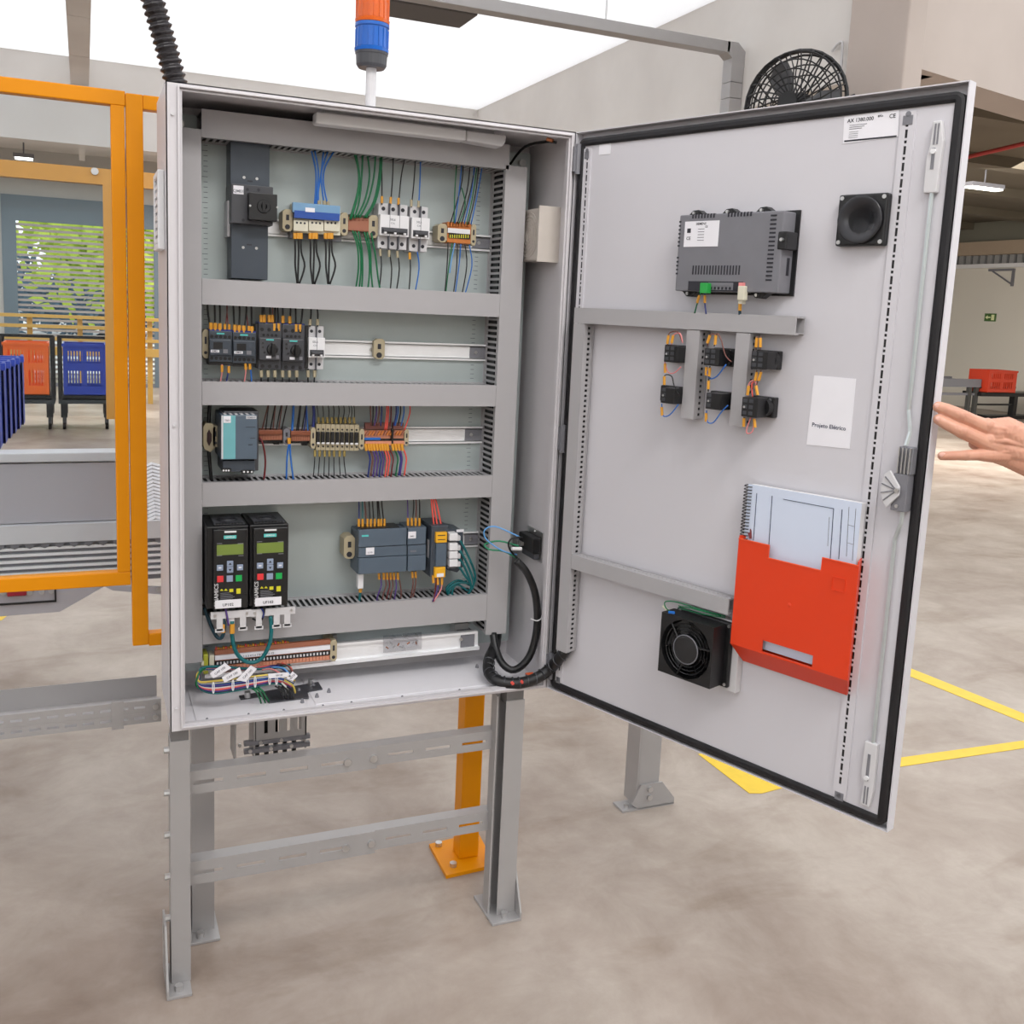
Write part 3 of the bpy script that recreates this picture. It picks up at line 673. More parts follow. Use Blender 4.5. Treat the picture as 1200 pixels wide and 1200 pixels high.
# door
dr = build('door', MB(D).box(.0, .8, -.022, -.02, ZC, ZT_).ring(0, .8, ZC, ZT_, .002, -.02, 0).box(.016, .784, -.02, -.004, ZC+.016, ZT_-.018), m_door, cab)
dr['label'] = 'open door of the cabinet, inner side'
def gring(mb, u0, u1, z0, z1, r, n0, n1, tk):
    def rr(u0, u1, z0, z1, r, k=5):
        pts = []
        for cx_, cz_, a0 in ((u1-r, z1-r, 0), (u0+r, z1-r, 90), (u0+r, z0+r, 180), (u1-r, z0+r, 270)):
            for i in range(k+1): a = math.radians(a0+90*i/k); pts.append((cx_+r*math.cos(a), cz_+r*math.sin(a)))
        return pts
    o = rr(u0, u1, z0, z1, r); i_ = rr(u0+tk, u1-tk, z0+tk, z1-tk, max(r-tk, .002)); 
    mb.loft([[(a, n0, b) for a, b in i_], [(a, n1-.002, b) for a, b in i_], [(a+(c-a)*.3, n1, b+(d-b)*.3) for (a, b), (c, d) in zip(i_, o)],
             [(a+(c-a)*.7, n1, b+(d-b)*.7) for (a, b), (c, d) in zip(i_, o)], [(a, n1-.002, b) for a, b in o], [(a, n0, b) for a, b in o]], cap=False)
mb = MB(D); gring(mb, .009, .7955, .561, 1.741, .016, -.019, .001, .0155); build('gasket', mb, m_gask, dr)
# door perforated rails
for nm_, s0 in (('left', .024), ('right', None)):
    if s0 is None:
        s1 = D.un(1069, 180, -.004)[0]; s0 = s1-.022
    else: s1 = s0+.018
    mb = MB(D); n = -.001; zlo, zhi = .60, 1.70
    mb.box(s0, s0+.008, n-.0015, n, zlo-.02, zhi+.02); mb.box(s0+.0125, s1, n-.0015, n, zlo-.02, zhi+.02)
    z = zlo-.02
    for k in range(44):
        za_ = .605+k*.025
        mb.box(s0+.008, s0+.0125, n-.0015, n, z, za_); z = za_+.013      # after the slot
        mb.box(s0+.008, s0+.0125, n-.0015, n, z, z+.004); z = z+.0085   # after the round hole
    mb.box(s0+.008, s0+.0125, n-.0015, n, z, zhi+.02)
    mb.box(s0-.0015, s0, -.004, n, zlo-.02, zhi+.02); mb.box(s1, s1+.0015, -.004, n, zlo-.02, zhi+.02)
    build('perforated_rail', mb, m_door, dr)
    build('rail_shadow_strip', MB(D).box(s0+.0005, s1-.0005, -.0039, -.0028, zlo, zhi), m_black, dr) if False else None
    o = build('slot_shade_strip', MB(D).box(s0+.007, s0+.0135, -.0039, -.0027, zlo, zhi), m_black, dr)  # black strip put in so the slots look like shaded holes
    for zc, sg in ((1.712, 1), (.588, -1)):
        build('keyhole_clip', MB(D).box(s0+.003, s1-.003, n, n+.0008, zc-.012, zc+.002).cyl(((s0+s1)/2, n, zc+.004*sg), 1, .0045, .0008, 10), m_mgrey, dr)
# lock gear
uR = .762
for (y0, y1) in ((1.5935, 1.70), (.588, .70)):
    up = y0 > 1; u = .7575 if up else .757
    body = [(u-.009, y0), (u+.012, y0), (u+.013, y0+.05), (u+.014, y1-.03), (u+.008, y1), (u-.005, y1), (u-.006, y1-.035), (u-.010, y0+.05)] if up else \
           [(u-.006, y0), (u+.010, y0), (u+.014, y0+.03), (u+.013, y1), (u-.009, y1), (u-.010, y0+.05), (u-.004, y0+.04)]
    g_ = build('rod_guide', MB(D).prism(body, -.004, .006), m_lgrey, dr, bevel=.0015)
    mb = MB(D)
    if up:
        mb.box(u-.0015, u+.0035, .006, .0068, y0+.035, y1-.04); mb.box(u-.001, u+.0015, .006, .0068, y1-.035, y1-.004); mb.box(u+.004, u+.0062, .006, .0068, y1-.035, y1-.004)
    else:
        mb.box(u-.001, u+.004, .006, .0068, y0+.045, y1-.02); mb.box(u-.001, u+.0015, .006, .0068, y0+.004, y0+.035); mb.box(u+.004, u+.0062, .006, .0068, y0+.004, y0+.035)
    build('groove', mb, m_mgrey, g_); build('roller', MB(D).cyl((u+.001, .006, (y1-.045) if up else y0+.05), 1, .004, .003, 12), m_white, g_)
m_rod = mat('zinc_rod', (205, 214, 216), .3, metal=.6)
lc = D.un(1052, 560, .02); zl0, zl1 = D.un(1055, 600, .02)[1], D.un(1060, 523, .02)[1]; ul = lc[0]
build('lock_rod', MB(D).tube([(.7605, .0015, 1.60), (.7605, .0015, 1.26), (ul+.006, .006, zl1+.022), (ul+.004, .012, zl1)], .0035, smooth=1), m_rod, dr)
build('lock_rod', MB(D).tube([(ul+.010, .012, zl0+.01), (ul+.008, .008, zl0-.02), (.7605, .0015, zl0-.05), (.7605, .0015, .695)], .0035, smooth=1), m_rod, dr)
lk = build('lock_case', MB(D).box(ul-.008, ul+.016, -.012, .018, zl0, zl1-.045).box(ul-.006, ul+.018, -.012, .014, zl1-.045, zl1-.002), m_mgrey, dr, bevel=.001)
mb = MB(D)
for k in range(4): mb.box(ul-.004+.006*k, ul-.002+.006*k, .014, .019, zl1-.044, zl1-.003)
build('lock_ribs', mb, m_steel, lk)
cz_ = zl0+.034; poly = [(ul+.006, cz_+.006), (ul-.012, cz_+.030), (ul-.020, cz_+.024), (ul-.025, cz_), (ul-.020, cz_-.022), (ul-.012, cz_-.030), (ul+.006, cz_-.008)]
cm = build('lock_cam', MB(D).prism(poly, .019, .024), m_lgrey, dr, bevel=.001)
mb = MB(D)
for a in (-.7, -.25, .25, .7): mb.tube([(ul+.002, .0245, cz_), (ul-.024*math.cos(a), .0245, cz_+.03*math.sin(a))], .0012, smooth=0, seg=4)
build('cam_ribs', mb, m_mgrey, cm)
screws(cm, D, [(ul+.003, .024, cz_)], .004, .003); screws(lk, D, [(ul+.002, .018, zl0+.008)], .003, .0015)

# earth lamp, side items of the cabinet
t = thing('cabinet_lamp', 'long white cabinet light under the cabinet roof', 'lamp')
x0_, z_ = C.un(370, 139, .14); x1_, _ = C.un(546, 156, .14); x2_, _ = C.un(588, 160, .14)
build('housing', MB().box(x0_, x1_, .11, .145, 1.722, 1.744), m_white, t, bevel=.004)
build('end_cap', MB().prism([(x1_, 1.722), (x2_, 1.718), (x2_+.006, 1.728), (x2_+.008, 1.742), (x1_, 1.742)], .11, .148), m_lgrey, t, bevel=.003)
build('bracket', MB().box(x0_+.02, x2_-.01, .10, .12, 1.744, 1.753), m_lgrey, t)
t = thing('earth_lead', 'black lead with copper lug at the top right inside the cabinet', 'cable')
build('lead', MB().ptube([(598, 192, .03), (615, 172, .08), (640, 166, .14), (652, 167, .16)], .05, .003), m_black, t)
build('lug', MB().ptube([(641, 163, .15), (648, 165, .16)], .15, .004, smooth=0), mat('copper', (205, 130, 90), .3, metal=.8), t)
# vented box on right inner wall
RW = Fr((.798, 0, 0), (0, -1, 0), (-1, 0, 0))     # u = -y, n = towards the left
def rw(px, py, n=0):
    q = onx(px, py, .798-n); return (-q.y, q.z)
t = thing('filter_fan_cover', 'beige boxed filter fan on the right inner side wall', 'vent')
a = rw(622, 250, .045); b_ = rw(641, 312, .045)
ub, ut = -.165, -.055
zt_, zb_ = 1.605, 1.495
build('body', MB(RW).box(ub, ut, 0, .045, zb_, zt_), mat('filter_beige', (198, 190, 182), .5), t, bevel=.004)
mb = MB(Fr((.798, .165, 0), (-1, 0, 0), (0, 1, 0)))
mb2 = MB(Fr((.798-.0455, (-ub-ut)/2, (zt_+zb_)/2), (0, 1, 0), (-1, 0, 0)))
for k in range(1, 7): mb2.tube([(.008*k*math.cos(2*math.pi*i/18), 0, .008*k*math.sin(2*math.pi*i/18)) for i in range(18)], .0012, seg=4, smooth=0, closed=True)
build('grille_rings', mb2, MATS['filter_beige'], t)
build('flange', MB(RW).box(ut, ut+.006, 0, .05, zb_-.003, zt_+.003), MATS['filter_beige'], t)
t = thing('power_inlet', 'black appliance inlet screwed to the right inner wall with wires attached', 'socket')
a = rw(611, 616, .02); b_ = rw(625, 660, .02)
u0, u1 = sorted((a[0], b_[0])); z0_, z1_ = b_[1], a[1]
build('flange', MB(RW).box(u0-.004, u1+.006, 0, .003, z0_, z1_), m_steel, t)
build('body', MB(RW).box(u0, u1, .003, .026, z0_+.022, z1_-.012), m_black, t, bevel=.003)
build('fuse_carrier', MB(RW).box(u0+.004, u1-.004, .003, .018, z0_+.006, z0_+.02), m_anth, t, bevel=.002)
for k in range(3): build('tab', MB(RW).box(u0+.006+.01*k, u0+.011+.01*k, .026, .034, z0_+.03, z0_+.038), m_steel, t)
screws(t, RW, [((u0+u1)/2, .003, z0_+.004), ((u0+u1)/2, .003, z1_-.005)], .003, .003)
# side vent on left outer wall
LW = Fr((0, 0, 0), (0, 1, 0), (-1, 0, 0)); t = thing('filter_grille', 'white louvred filter grille on the left outer side wall', 'vent')
def lw(px, py, n=0): q = onx(px, py, -n); return (q.y, q.z)
zt_ = lw(188, 197, .008)[1]; zb_ = lw(188, 292, .008)[1]
build('frame', MB(LW).ring(.045, .165, zb_, zt_, .012, 0, .012), m_white, t, bevel=.002)
build('back', MB(LW).box(.057, .153, 0, .002, zb_+.012, zt_-.012), m_black, t)
for k in range(8):
    z = zb_+.014+k*(zt_-zb_-.03)/8
    build('louvre', MB(LW).box(.057, .153, .003, .010, z, z+.008), m_white, t)

# signal tower
t = thing('signal_tower', 'orange and blue signal tower on a grey pole atop the cabinet', 'signal light')
xs, ys = .3975, .12
def clear(name, rgb): 
    m = mat(name, rgb, .15, var=.03); m.node_tree.nodes['Principled BSDF'].inputs['Transmission Weight'].default_value = .35; return m
build('foot', MB(W0).lathe((xs, ys, ZT_), 2, [(0, .022), (.005, .02), (.008, .011)], 20), m_lgrey, t)
zp = 1.850; build('pole', MB(W0).cyl((xs, ys, ZT_), 2, .0105, zp-ZT_+.01, 16), m_lgrey, t)
build('base', MB(W0).lathe((xs, ys, zp), 2, [(0, .026), (.006, .03), (.024, .031), (.026, .0325), (.030, .0325)], 28), m_anth, t)
def lens(z, h, m, nm_):
    o = build(nm_, MB(W0).lathe((xs, ys, z), 2, [(0, .0335), (.006, .0345), (.008, .032), (h-.008, .0315), (h-.006, .034), (h, .034)], 32), m, t)
    for k in range(18):
        a = k*math.pi/9; build('rib', MB(W0).cyl((xs+.0318*math.cos(a), ys+.0318*math.sin(a), z+.009), 2, .0016, h-.019, 6), m, o)
lens(zp+.030, .053, clear('blue_lens', (20, 110, 215)), 'blue_lens'); lens(zp+.084, .06, clear('orange_lens', (240, 110, 30)), 'orange_lens')
build('cap', MB(W0).lathe((xs, ys, zp+.144), 2, [(0, .033), (.01, .033), (.016, .02), (.016, .001)], 24), m_anth, t)
# corrugated hose
t = thing('corrugated_hose', 'black corrugated conduit rising from the cabinet roof at its left corner', 'hose')
P0 = [W0.f if False else (.034, .14, 1.752), (.024, .14, 1.80), (.006, .14, 1.86), (-.018, .14, 1.94), (-.05, .14, 2.1), (-.07, .3, 2.4), (-.06, .8, 2.8), (-.05, 1.2, 3.3)]
PV = [Vector(p) for p in P0]; HP = []; SP = .03; acc = 0.0
for a, b_ in zip(PV, PV[1:]):
    L_ = (b_-a).length
    while acc <= L_: HP.append(tuple(a.lerp(b_, acc/L_))); acc += SP
    acc -= L_
HP[1] = tuple((Vector(HP[0])+Vector(HP[2]))/2)
for _ in range(3): HP = [HP[0]]+[tuple((Vector(HP[k-1])+Vector(HP[k])*2+Vector(HP[k+1]))/4) for k in range(1, len(HP)-1)]+[HP[-1]]
NC = SP*(len(HP)-1)/.0125
build('tube', MB(W0).tube(HP, .02, seg=12, smooth=16, rad=lambda k: .0195+.0028*math.sin(k*2*math.pi*NC)), mat('hose_black', (48, 45, 47), .35), t)
build('gland', MB(W0).cyl((.034, .14, ZT_), 2, .027, .012, 12), m_black, t)

# ================================================================== CABLE DUCTS
def duct_h(x0, x1, z0, z1, label, nf=.085, fr=C, pitch=.0125, slot=.0068, sides=(0, 1), ph=.5, g='grey slotted wiring ducts in the cabinet'):
    t = thing('cable_duct', label, 'cable duct', g)
    build('cover', MB(fr).box(x0, x1, nf-.003, nf, z0, z1).box(x0, x1, nf-.012, nf-.003, z0, z0+.0015).box(x0, x1, nf-.012, nf-.003, z1-.0015, z1), m_duct, t)
    build('base', MB(fr).box(x0, x1, .0002, .002, z0, z1), m_duct, t)
    for sgn, z in ((0, z0+.0018), (1, z1-.0033)):
        build('slotted_side', MB(fr).strip(0, 1, 2, x0, x1, .002, nf-.004, z, z+.0015, pitch, slot, .014 if nf > .05 else .008, nf-.013, ph=ph), m_duct, t)
    mb = MB(fr)
    for i in range(7):
        hh = (z1-z0-.010)/7; zz = z0+.005+hh*(i+.5); k = .35+.2*((i*37) % 10)/10; mb.box(x0+.004, x1-(.07 if nf < .05 else .004), nf*(k-.25), nf*(k+.27), zz-hh*.4, zz+hh*.4)
    build('packed_wires', mb, m_black, t, stuff=True)  # black blocks for packed wires, put in to keep the slots dark
    return t
def duct_v(u0, u1, z0, z1, label, nf=.085, fr=C, pitch=.0125, slot=.0072, g='grey slotted wiring ducts in the cabinet'):
    t = thing('cable_duct', label, 'cable duct', g)
    build('cover', MB(fr).box(u0, u1, nf-.003, nf, z0, z1).box(u0, u0+.0015, nf-.012, nf-.003, z0, z1).box(u1-.0015, u1, nf-.012, nf-.003, z0, z1), m_duct, t)
    build('base', MB(fr).box(u0, u1, .0002, .002, z0, z1), m_duct, t)
    for x in (u0+.0018, u1-.0033):
        build('slotted_side', MB(fr).strip(2, 1, 0, z0, z1, .002, nf-.004, x, x+.0015, pitch, slot, .014 if nf > .05 else .008, nf-.013), m_duct, t)
    mb = MB(fr)
    for i in range(7):
        hh = (u1-u0-.010)/7; uu = u0+.005+hh*(i+.5); k = .35+.2*((i*37) % 10)/10; mb.box(uu-hh*.4, uu+hh*.4, nf*(k-.25), nf*(k+.27), z0+.004, z1-.004)
    build('packed_wires', mb, m_black, t, stuff=True)  # wire fill as black blocks, also darkening the duct inside
    return t
duct_v(.0245, .0712, .648, 1.697, 'left vertical grey wiring duct in the cabinet')
duct_v(.6945, .7445, .6495, 1.692, 'right vertical grey wiring duct in the cabinet')
duct_h(.0718, .7015, 1.6935 if False else 1.6955-.012, 1.7345, 'topmost horizontal grey duct above the row of breakers')
duct_h(.0718, .694, 1.371, 1.4205, 'second horizontal grey duct from the top, below the breakers')
duct_h(.0718, .694, 1.1755, 1.222, 'third horizontal grey duct from the top, below the contactors')
duct_h(.0718, .694, .9715, 1.0205, 'fourth horizontal grey duct from the top, above the black drives', slot=.0072)
duct_h(.0718, .694, .685, .7465, 'lowest horizontal grey duct, below the drives and controller', slot=.0072)
gd = 'grey slotted ducts on the open door'
duct_h(.0507, .5632, 1.367, 1.3985, 'horizontal open-ended duct on the door below the operator panel', .03, D, .01, .003, g=gd)
duct_v(.0507, .0804, .665, 1.3665, 'long vertical duct on the door along the hinge side', .03, D, .0107, .005, g=gd)
duct_h(.0812, .476, .8525, .8828, 'lower horizontal duct on the door above the black fan', .03, D, .01, .003, g=gd)
# two short vertical ducts
ua = D.un(803, 430, .03)[0]; ub_ = D.un(820, 430, .03)[0]
ub2 = D.un(863, 440, .03)[0]; ub3 = D.un(881, 440, .03)[0]
zs1 = 1.3655; zsa = D.un(802, 490, .03)[1]; zsb = D.un(860, 499, .03)[1]
u_a = D.un(800, 460, .03)[0]; duct_v(u_a-.0, u_a+.0285, zsa, zs1, 'short vertical duct on the door between the left switch blocks', .03, D, .0107, .005, g=gd)
u_b = D.un(857, 465, .03)[0]; duct_v(u_b, u_b+.0285, zsb, zs1, 'short vertical duct on the door between the right switch blocks', .03, D, .0107, .005, g=gd)

# ================================================================== DIN RAILS
def rail(px0, px1, py0, py1, label, z=None):
    t = thing('mounting_rail', label, 'rail', 'steel rails on the mounting plate'); 
    x0, x1 = C.un(px0, py0, .007)[0], C.un(px1, py1, .007)[0]
    z0, z1 = z
    b = build('rail_profile', MB().box(x0, x1, .0005, .002, z0+.005, z1-.005).box(x0, x1, .0005, .0075, z0+.004, z0+.0055).box(x0, x1, .0005, .0075, z1-.0055, z1-.004)
          .box(x0, x1, .006, .0075, z0, z0+.0055).box(x0, x1, .006, .0075, z1-.0055, z1), m_alu, t)
    screws(t, C, [(x1-.03, .002, (z0+z1)/2), (x0+.35, .002, (z0+z1)/2)], .004, .002)
    x, zz = x1-.03, (z0+z1)/2
    build('end_bracket', MB().box(x1-.045, x1-.003, .0022, .0035, z0+.006, z1-.006), m_mgrey, t)
zr1 = (C.un(560, 285, .007)[1], C.un(560, 265, .007)[1]); rail(300, 577, 270, 275, 'steel rail carrying the breakers in the top row', (1.514, 1.549))
rail(238, 573, 410, 412, 'steel rail behind the contactors, mostly bare to the right', (C.un(480, 421, .007)[1], C.un(480, 401, .007)[1]))
rail(238, 567, 510, 511, 'steel rail behind the power supply and terminal rows', (C.un(500, 520, .007)[1], C.un(500, 500, .007)[1]))
rail(400, 566, 640, 632, 'steel rail behind the controller, end visible right of the white plugs', (C.un(550, 641, .007)[1], C.un(550, 623, .007)[1]))

# ================================================================== DEVICES
def dots(mb, pts, n, r=.0028, seg=8, h=.0006):
    for x, y in pts: u, z = C.un(x, y, n); mb.cyl((u, n-.0002, z), 1, r, h, seg)
    return mb
def endclamp(x0, y0, x1, y1, n, label, m=None, grp='beige end clamps'):
    t = thing('end_clamp', label, 'terminal', grp)
    a, b, c, d = MB().rect(x0, y0, x1, y1, n); mz = (c+d)/2; h = (d-c)/2
    build('body', MB().prism([(a, c+h*.25), (a+(b-a)*.3, c), (b-(b-a)*.2, c), (b, c+h*.25), (b, d-h*.25), (b-(b-a)*.2, d), (a+(b-a)*.3, d), (a, d-h*.25)], .006, n), m or m_beige, t, bevel=.0008)
    build('screw_recess', MB().cyl(((a+b)/2, n, c+h*.4), 1, (b-a)*.25, .0008, 10).box(a+(b-a)*.35, b-(b-a)*.35, n, n+.0006, mz, mz+h*.5), m_ink, t)
    return t

# ---- main switch (row 1)
t = thing('main_switch', 'tall dark slate main switch with black rotary block, top left', 'switch')
build('lower_housing', MB().pb(271, 262, 314, 327, .002, .062), m_dark, t, bevel=.001)
build('upper_housing', MB().pb(270, 166, 316, 220, .002, .062), m_dark, t, bevel=.001)
build('middle_housing', MB().pb(271, 217, 320, 263, .002, .082), m_anth, t, bevel=.0015)
build('side_clip', MB().pb(266.5, 235, 269.5, 277, .0, .05), m_lgrey, t)
rb = build('rotary_block', MB().pb(292, 226.5, 325, 258.5, .082, .105), m_black, t, bevel=.0015)
u, z = C.un(309, 242, .105); build('shaft_socket', MB().lathe((u, .105, z), 1, [(0, .013), (.003, .012), (.003, .006), (-.004, .005)], 16).box(u-.003, u+.003, .105, .110, z-.009, z+.009), m_black, rb)
screws(rb, C, [C.p(293, 241, .1055), C.p(325, 243, .1055)], .0022, .002)
screws(t, C, [C.p(x, y, n) for x, y, n in ((286, 208, .0625), (301, 209.5, .0625), (285, 290, .0625), (300.5, 291, .0625))], .0028, .001)
build('vent_mark', MB().pb(290, 211.5, 296, 213, .062, .0626), m_ink, t); build('vent_mark', MB().pb(289, 286, 295, 287.5, .062, .0626), m_ink, t)
build('screw_hole', dots(MB(), [(290, 222), (303, 222.5), (285, 258)], .0822, .003), m_ink, t)
build('label_plate', MB().pb(273.5, 217.5, 285.5, 227.5, .082, .0826), m_paper, t)
build('label_text', MB().ptext('QM01', 279.5, 224, .0828, .008), m_inkg, t)

# ---- blue distribution block
t = thing('distribution_block', 'blue-topped distribution block with three cream sections in the top row', 'terminal block')
build('body', MB().pb(344, 240, 399, 274, .004, .045), m_cream, t)
for x0, x1 in ((344, 361.3), (362, 379.3), (380, 398)): 
    o = build('cream_section', MB().pb(x0, 258, x1, 271, .045, .052), m_cream, t, bevel=.001)
    build('print', dots(MB(), [(x0+4+i*4.5, 261-.0+i*.3) for i in range(3)], .0523, .0022), m_ink, o)
build('blue_cover', MB().pb(343, 239, 399, 251, .045, .058), mat('clear_blue_cover', (120, 160, 195), .25), t, bevel=.0015)
build('blue_band', MB().pb(345, 248.5, 398, 257, .046, .0595), mat('deep_blue_band', (38, 78, 160), .35), t)
build('label_plate', MB().pb(358, 243.5, 369, 248.5, .058, .0604), m_paper, t)
build('base_foot', MB().pb(340, 271, 400, 281, .002, .03), m_mgrey, t)
endclamp(331, 245, 343, 271, .045, 'end clamp at the left end of the blue distribution block')
endclamp(399, 249, 408, 276, .045, 'end clamp at the right end of the blue distribution block')
# ---- small brown block with green wires
t = thing('earth_terminal_block', 'brown earth terminal block with green wires in the top row', 'terminal block')
build('body', MB().pb(408, 255, 433, 271, .004, .045), m_brown, t, bevel=.002)
build('lever_row', MB().pb(409, 252, 434, 256, .01, .04), mat('dark_olive', (66, 66, 40), .5), t)
for k in range(5): build('slot', MB().pb(410+4.6*k, 257, 413+4.6*k, 259, .045, .0458), mat('terminal_rust', (134, 74, 48), .5), t)
endclamp(432, 252, 443, 279, .045, 'end clamp between the brown earth block and the three-pole breaker')

# ---- breakers
def breaker(x0, x1, y0, y1, poles, label, dark='mid', slope=.12):
    t = thing('circuit_breaker', label, 'breaker', 'light grey circuit breakers'); w_ = (x1-x0); h_ = (y1-y0)
    a, b, _, _ = MB().rect(x0, y0, x1, y1, .045); zt_ = C.un((x0+x1)/2, y0, .045)[1]; zb_ = C.un((x0+x1)/2, y1, .045)[1]; H = zt_-zb_
    build('body', MB().box(a, b, .004, .045, zb_, zt_), m_lgrey, t, bevel=.001)
    n2 = .06; a2, b2 = C.un(x0, (y0+y1)/2, n2)[0], C.un(x1, (y0+y1)/2, n2)[0]
    build('front_face', MB().box(a, b, .045, n2, zb_+H*.28, zt_-H*.26), m_white, t, bevel=.001)
    P = (b-a)/poles
    mb = MB(); mb_h = []
    for k in range(poles):
        c = a+P*(k+.5)
        for zz in (zt_-H*.12, zb_+H*.12): build('terminal_screw', MB().cyl((c, .045, zz), 1, P*.2, .0006, 10), m_ink, t)
        if k: build('pole_gap', MB().box(a+P*k-.0004, a+P*k+.0004, .045, n2+.0005, zb_, zt_), m_inkg, t)
    build('toggle_well', MB().box(a+P*.15, b-P*.15, n2, n2+.0006, zb_+H*.32, zb_+H*.46), m_anth, t)
    build('toggle_bar', MB().box(a+P*.3, b-P*.3, n2, n2+.008, zb_+H*.36, zb_+H*.42), m_anth, t, bevel=.001)
    for k in range(poles): build('toggle', MB().box(a+P*(k+.38), a+P*(k+.62), n2, n2+.007, zb_+H*.32, zb_+H*.39), m_white, t)
    build('type_print', MB().text('5SL6', (a+b)/2-P*.2, n2, zt_-H*.36, .006).text('C16', (a+b)/2-P*.2, n2, zt_-H*.44, .005), m_inkg, t)
    return t
breaker(443, 477, 239, 292, 3, 'three-pole light grey breaker in the top row')
breaker(480, 501, 242, 295, 2, 'two-pole light grey breaker in the top row beside the bare rail')
breaker(360, 379, 382, 433, 2, 'two-pole pale breaker right of the motor breakers in the second row')

# ---- orange terminal block, top row right
t = thing('terminal_block', 'orange topped terminal block with white strip at the right of the top row', 'terminal block')
build('body', MB().pb(524, 261, 552, 285, .004, .04), m_orange, t, bevel=.001)
build('white_strip', MB().pb(525, 268, 551, 273.5, .04, .044), m_white, t)
build('test_sockets', MB().pb(526, 274, 551, 279.5, .04, .042), m_black, t)
for k in range(9): build('socket_frame', MB().pb(527.2+k*2.6, 275, 528.2+k*2.6, 279, .042, .0425), m_ylab, t)
for k in range(8): build('clamp_lever', MB().pb(524.5+k*3.4, 260, 526.8+k*3.4, 265, .04, .045), m_orange, t)
endclamp(513, 262, 524, 284, .042, 'end clamp left of the orange terminal block'); endclamp(552, 263, 558, 288, .042, 'end clamp right of the orange terminal block')

# ---- contactors row 2
endclamp(237, 386, 245, 420, .04, 'end clamp at the far left of the second row')
for k, (x0, x1, lb, tx) in enumerate(((245, 272, 'left one of the two dark contactors in the second row', 'KM01'), (272.5, 300, 'right one of the two dark contactors in the second row', 'KM02'))):
    t = thing('contactor', lb, 'contactor', 'pair of dark contactors'); dy = k*1.6
    build('body', MB().pb(x0, 388+dy, x1, 424+dy, .004, .055), m_slate if False else m_dark, t, bevel=.001)
    build('front_step', MB().pb(x0+1, 398+dy, x1-1, 416+dy, .055, .062), m_dark, t, bevel=.001)
    build('base_bar', MB().pb(x0, 424+dy, x1, 428+dy, .004, .05), m_black, t)
    build('top_band', MB().pb(x0, 386+dy, x1, 389+dy, .01, .053), mw('navy'), t)
    build('terminal_hole', dots(dots(MB(), [(x0+3.2+i*5.2, 394+dy+i*.25) for i in range(5)], .0555, .0035), [(x0+3.2+i*5.2, 419.6+dy+i*.2) for i in range(5)], .0555, .0035), m_black, t)
    build('window', MB().pb(x0+5, 401+dy, x0+16, 409+dy, .062, .0628), m_black, t)
    build('teal_print', MB().pb(x0+9, 390.2+dy, x0+18, 391.8+dy, .055, .0558), m_teal, t)
    build('label_plate', MB().pb(x0+2, 410+dy, x0+12, 413+dy, .062, .063), m_paper, t); build('label_text', MB().ptext(tx, x0+7, 411.5+dy, .0632, .005), m_ink, t)
    build('grey_tab', MB().pb(x0+16.5, 409.5+dy, x0+22, 414+dy, .062, .0635), m_mgrey, t)
# ---- motor breakers
for k, (x0, x1, lb) in enumerate(((303, 330, 'left motor starter breaker with black rotary knob, second row'), (330.5, 357, 'right motor starter breaker with black rotary knob, second row'))):
    t = thing('motor_breaker', lb, 'breaker', 'pair of motor breakers'); dy = k*1.5
    build('side_block', MB().pb(x0-4 if k == 0 else x1+.5, 380+dy, x0-.5 if k == 0 else x1+4.5, 430+dy, .004, .05), m_black, t)
    build('body', MB().pb(x0, 379+dy, x1, 433+dy, .004, .052), m_anth, t, bevel=.001)
    build('front_step', MB().pb(x0+.8, 396+dy, x1-.8, 422+dy, .052, .066), m_anth, t, bevel=.0015)
    build('top_band', MB().pb(x0, 377.5+dy, x1, 380+dy, .01, .05), mw('navy'), t)
    build('terminal_hole', dots(dots(dots(MB(), [(x0+4+i*8.5, 386+dy+i*.3) for i in range(3)], .0525, .004), [(x0+6+i*4.8, 392.5+dy+i*.2) for i in range(4)], .0525, .003), [(x0+4.5+i*8.3, 429+dy+i*.3) for i in range(3)], .0525, .004), m_black, t)
    u, z = C.un(x0+16.5, 409.5+dy, .07); kn = build('knob', MB().lathe((u, .066, z), 1, [(0, .011), (.006, .0105), (.007, .006)], 18), m_black, t)
    build('knob_grip', MB().box(u-.0035, u+.0035, .07, .083, z-.013, z+.013), m_black, kn, bevel=.001)
    build('teal_print', MB().pb(x0+9, 397.5+dy, x0+18, 399+dy, .066, .0668), m_teal, t)
    build('label_plate', MB().pb(x0+9, 417+dy, x0+15, 420+dy, .066, .067), m_paper, t)
    build('grey_tab', MB().pb(x0+20.5, 416.5+dy, x0+24, 420.5+dy, .066, .067), m_mgrey, t)
    build('dial_print', dots(MB(), [(x0+5, 402+dy), (x0+5, 407+dy), (x0+7, 413+dy)], .0664, .0022), m_black, t)
endclamp(438, 397, 451, 421, .02, 'lone beige end clamp on the bare middle of the second rail')

# ---- row 3
t = thing('fuse_holder', 'beige fuse holder with thick black wires at the left of the third row', 'fuse holder')
build('body', MB().prism([C.un(x, y, .045) for x, y in ((238, 501), (241, 496), (248, 496), (253, 500), (253, 524), (247, 530), (240, 527), (238, 522))], .004, .045), m_beige, t, bevel=.001)
build('recess', MB().prism([C.un(x, y, .046) for x, y in ((242.5, 508), (245, 503), (248, 509), (248, 517), (245, 523), (242.5, 517))], .045, .0462), mat('dark_maroon', (50, 24, 26), .5), t)
endclamp(249, 499, 256, 524, .045, 'end clamp left of the tall power supply')
t = thing('power_supply', 'slate power supply with broad teal stripe in the third row', 'power supply')
build('rear_body', MB().pb(262, 482, 303, 552, .004, .075), m_anth, t, bevel=.001)
fa = .105; build('front_cover', MB().pb(259, 486.5, 301.5, 538.5, .01, fa), m_slate, t, bevel=.0015)
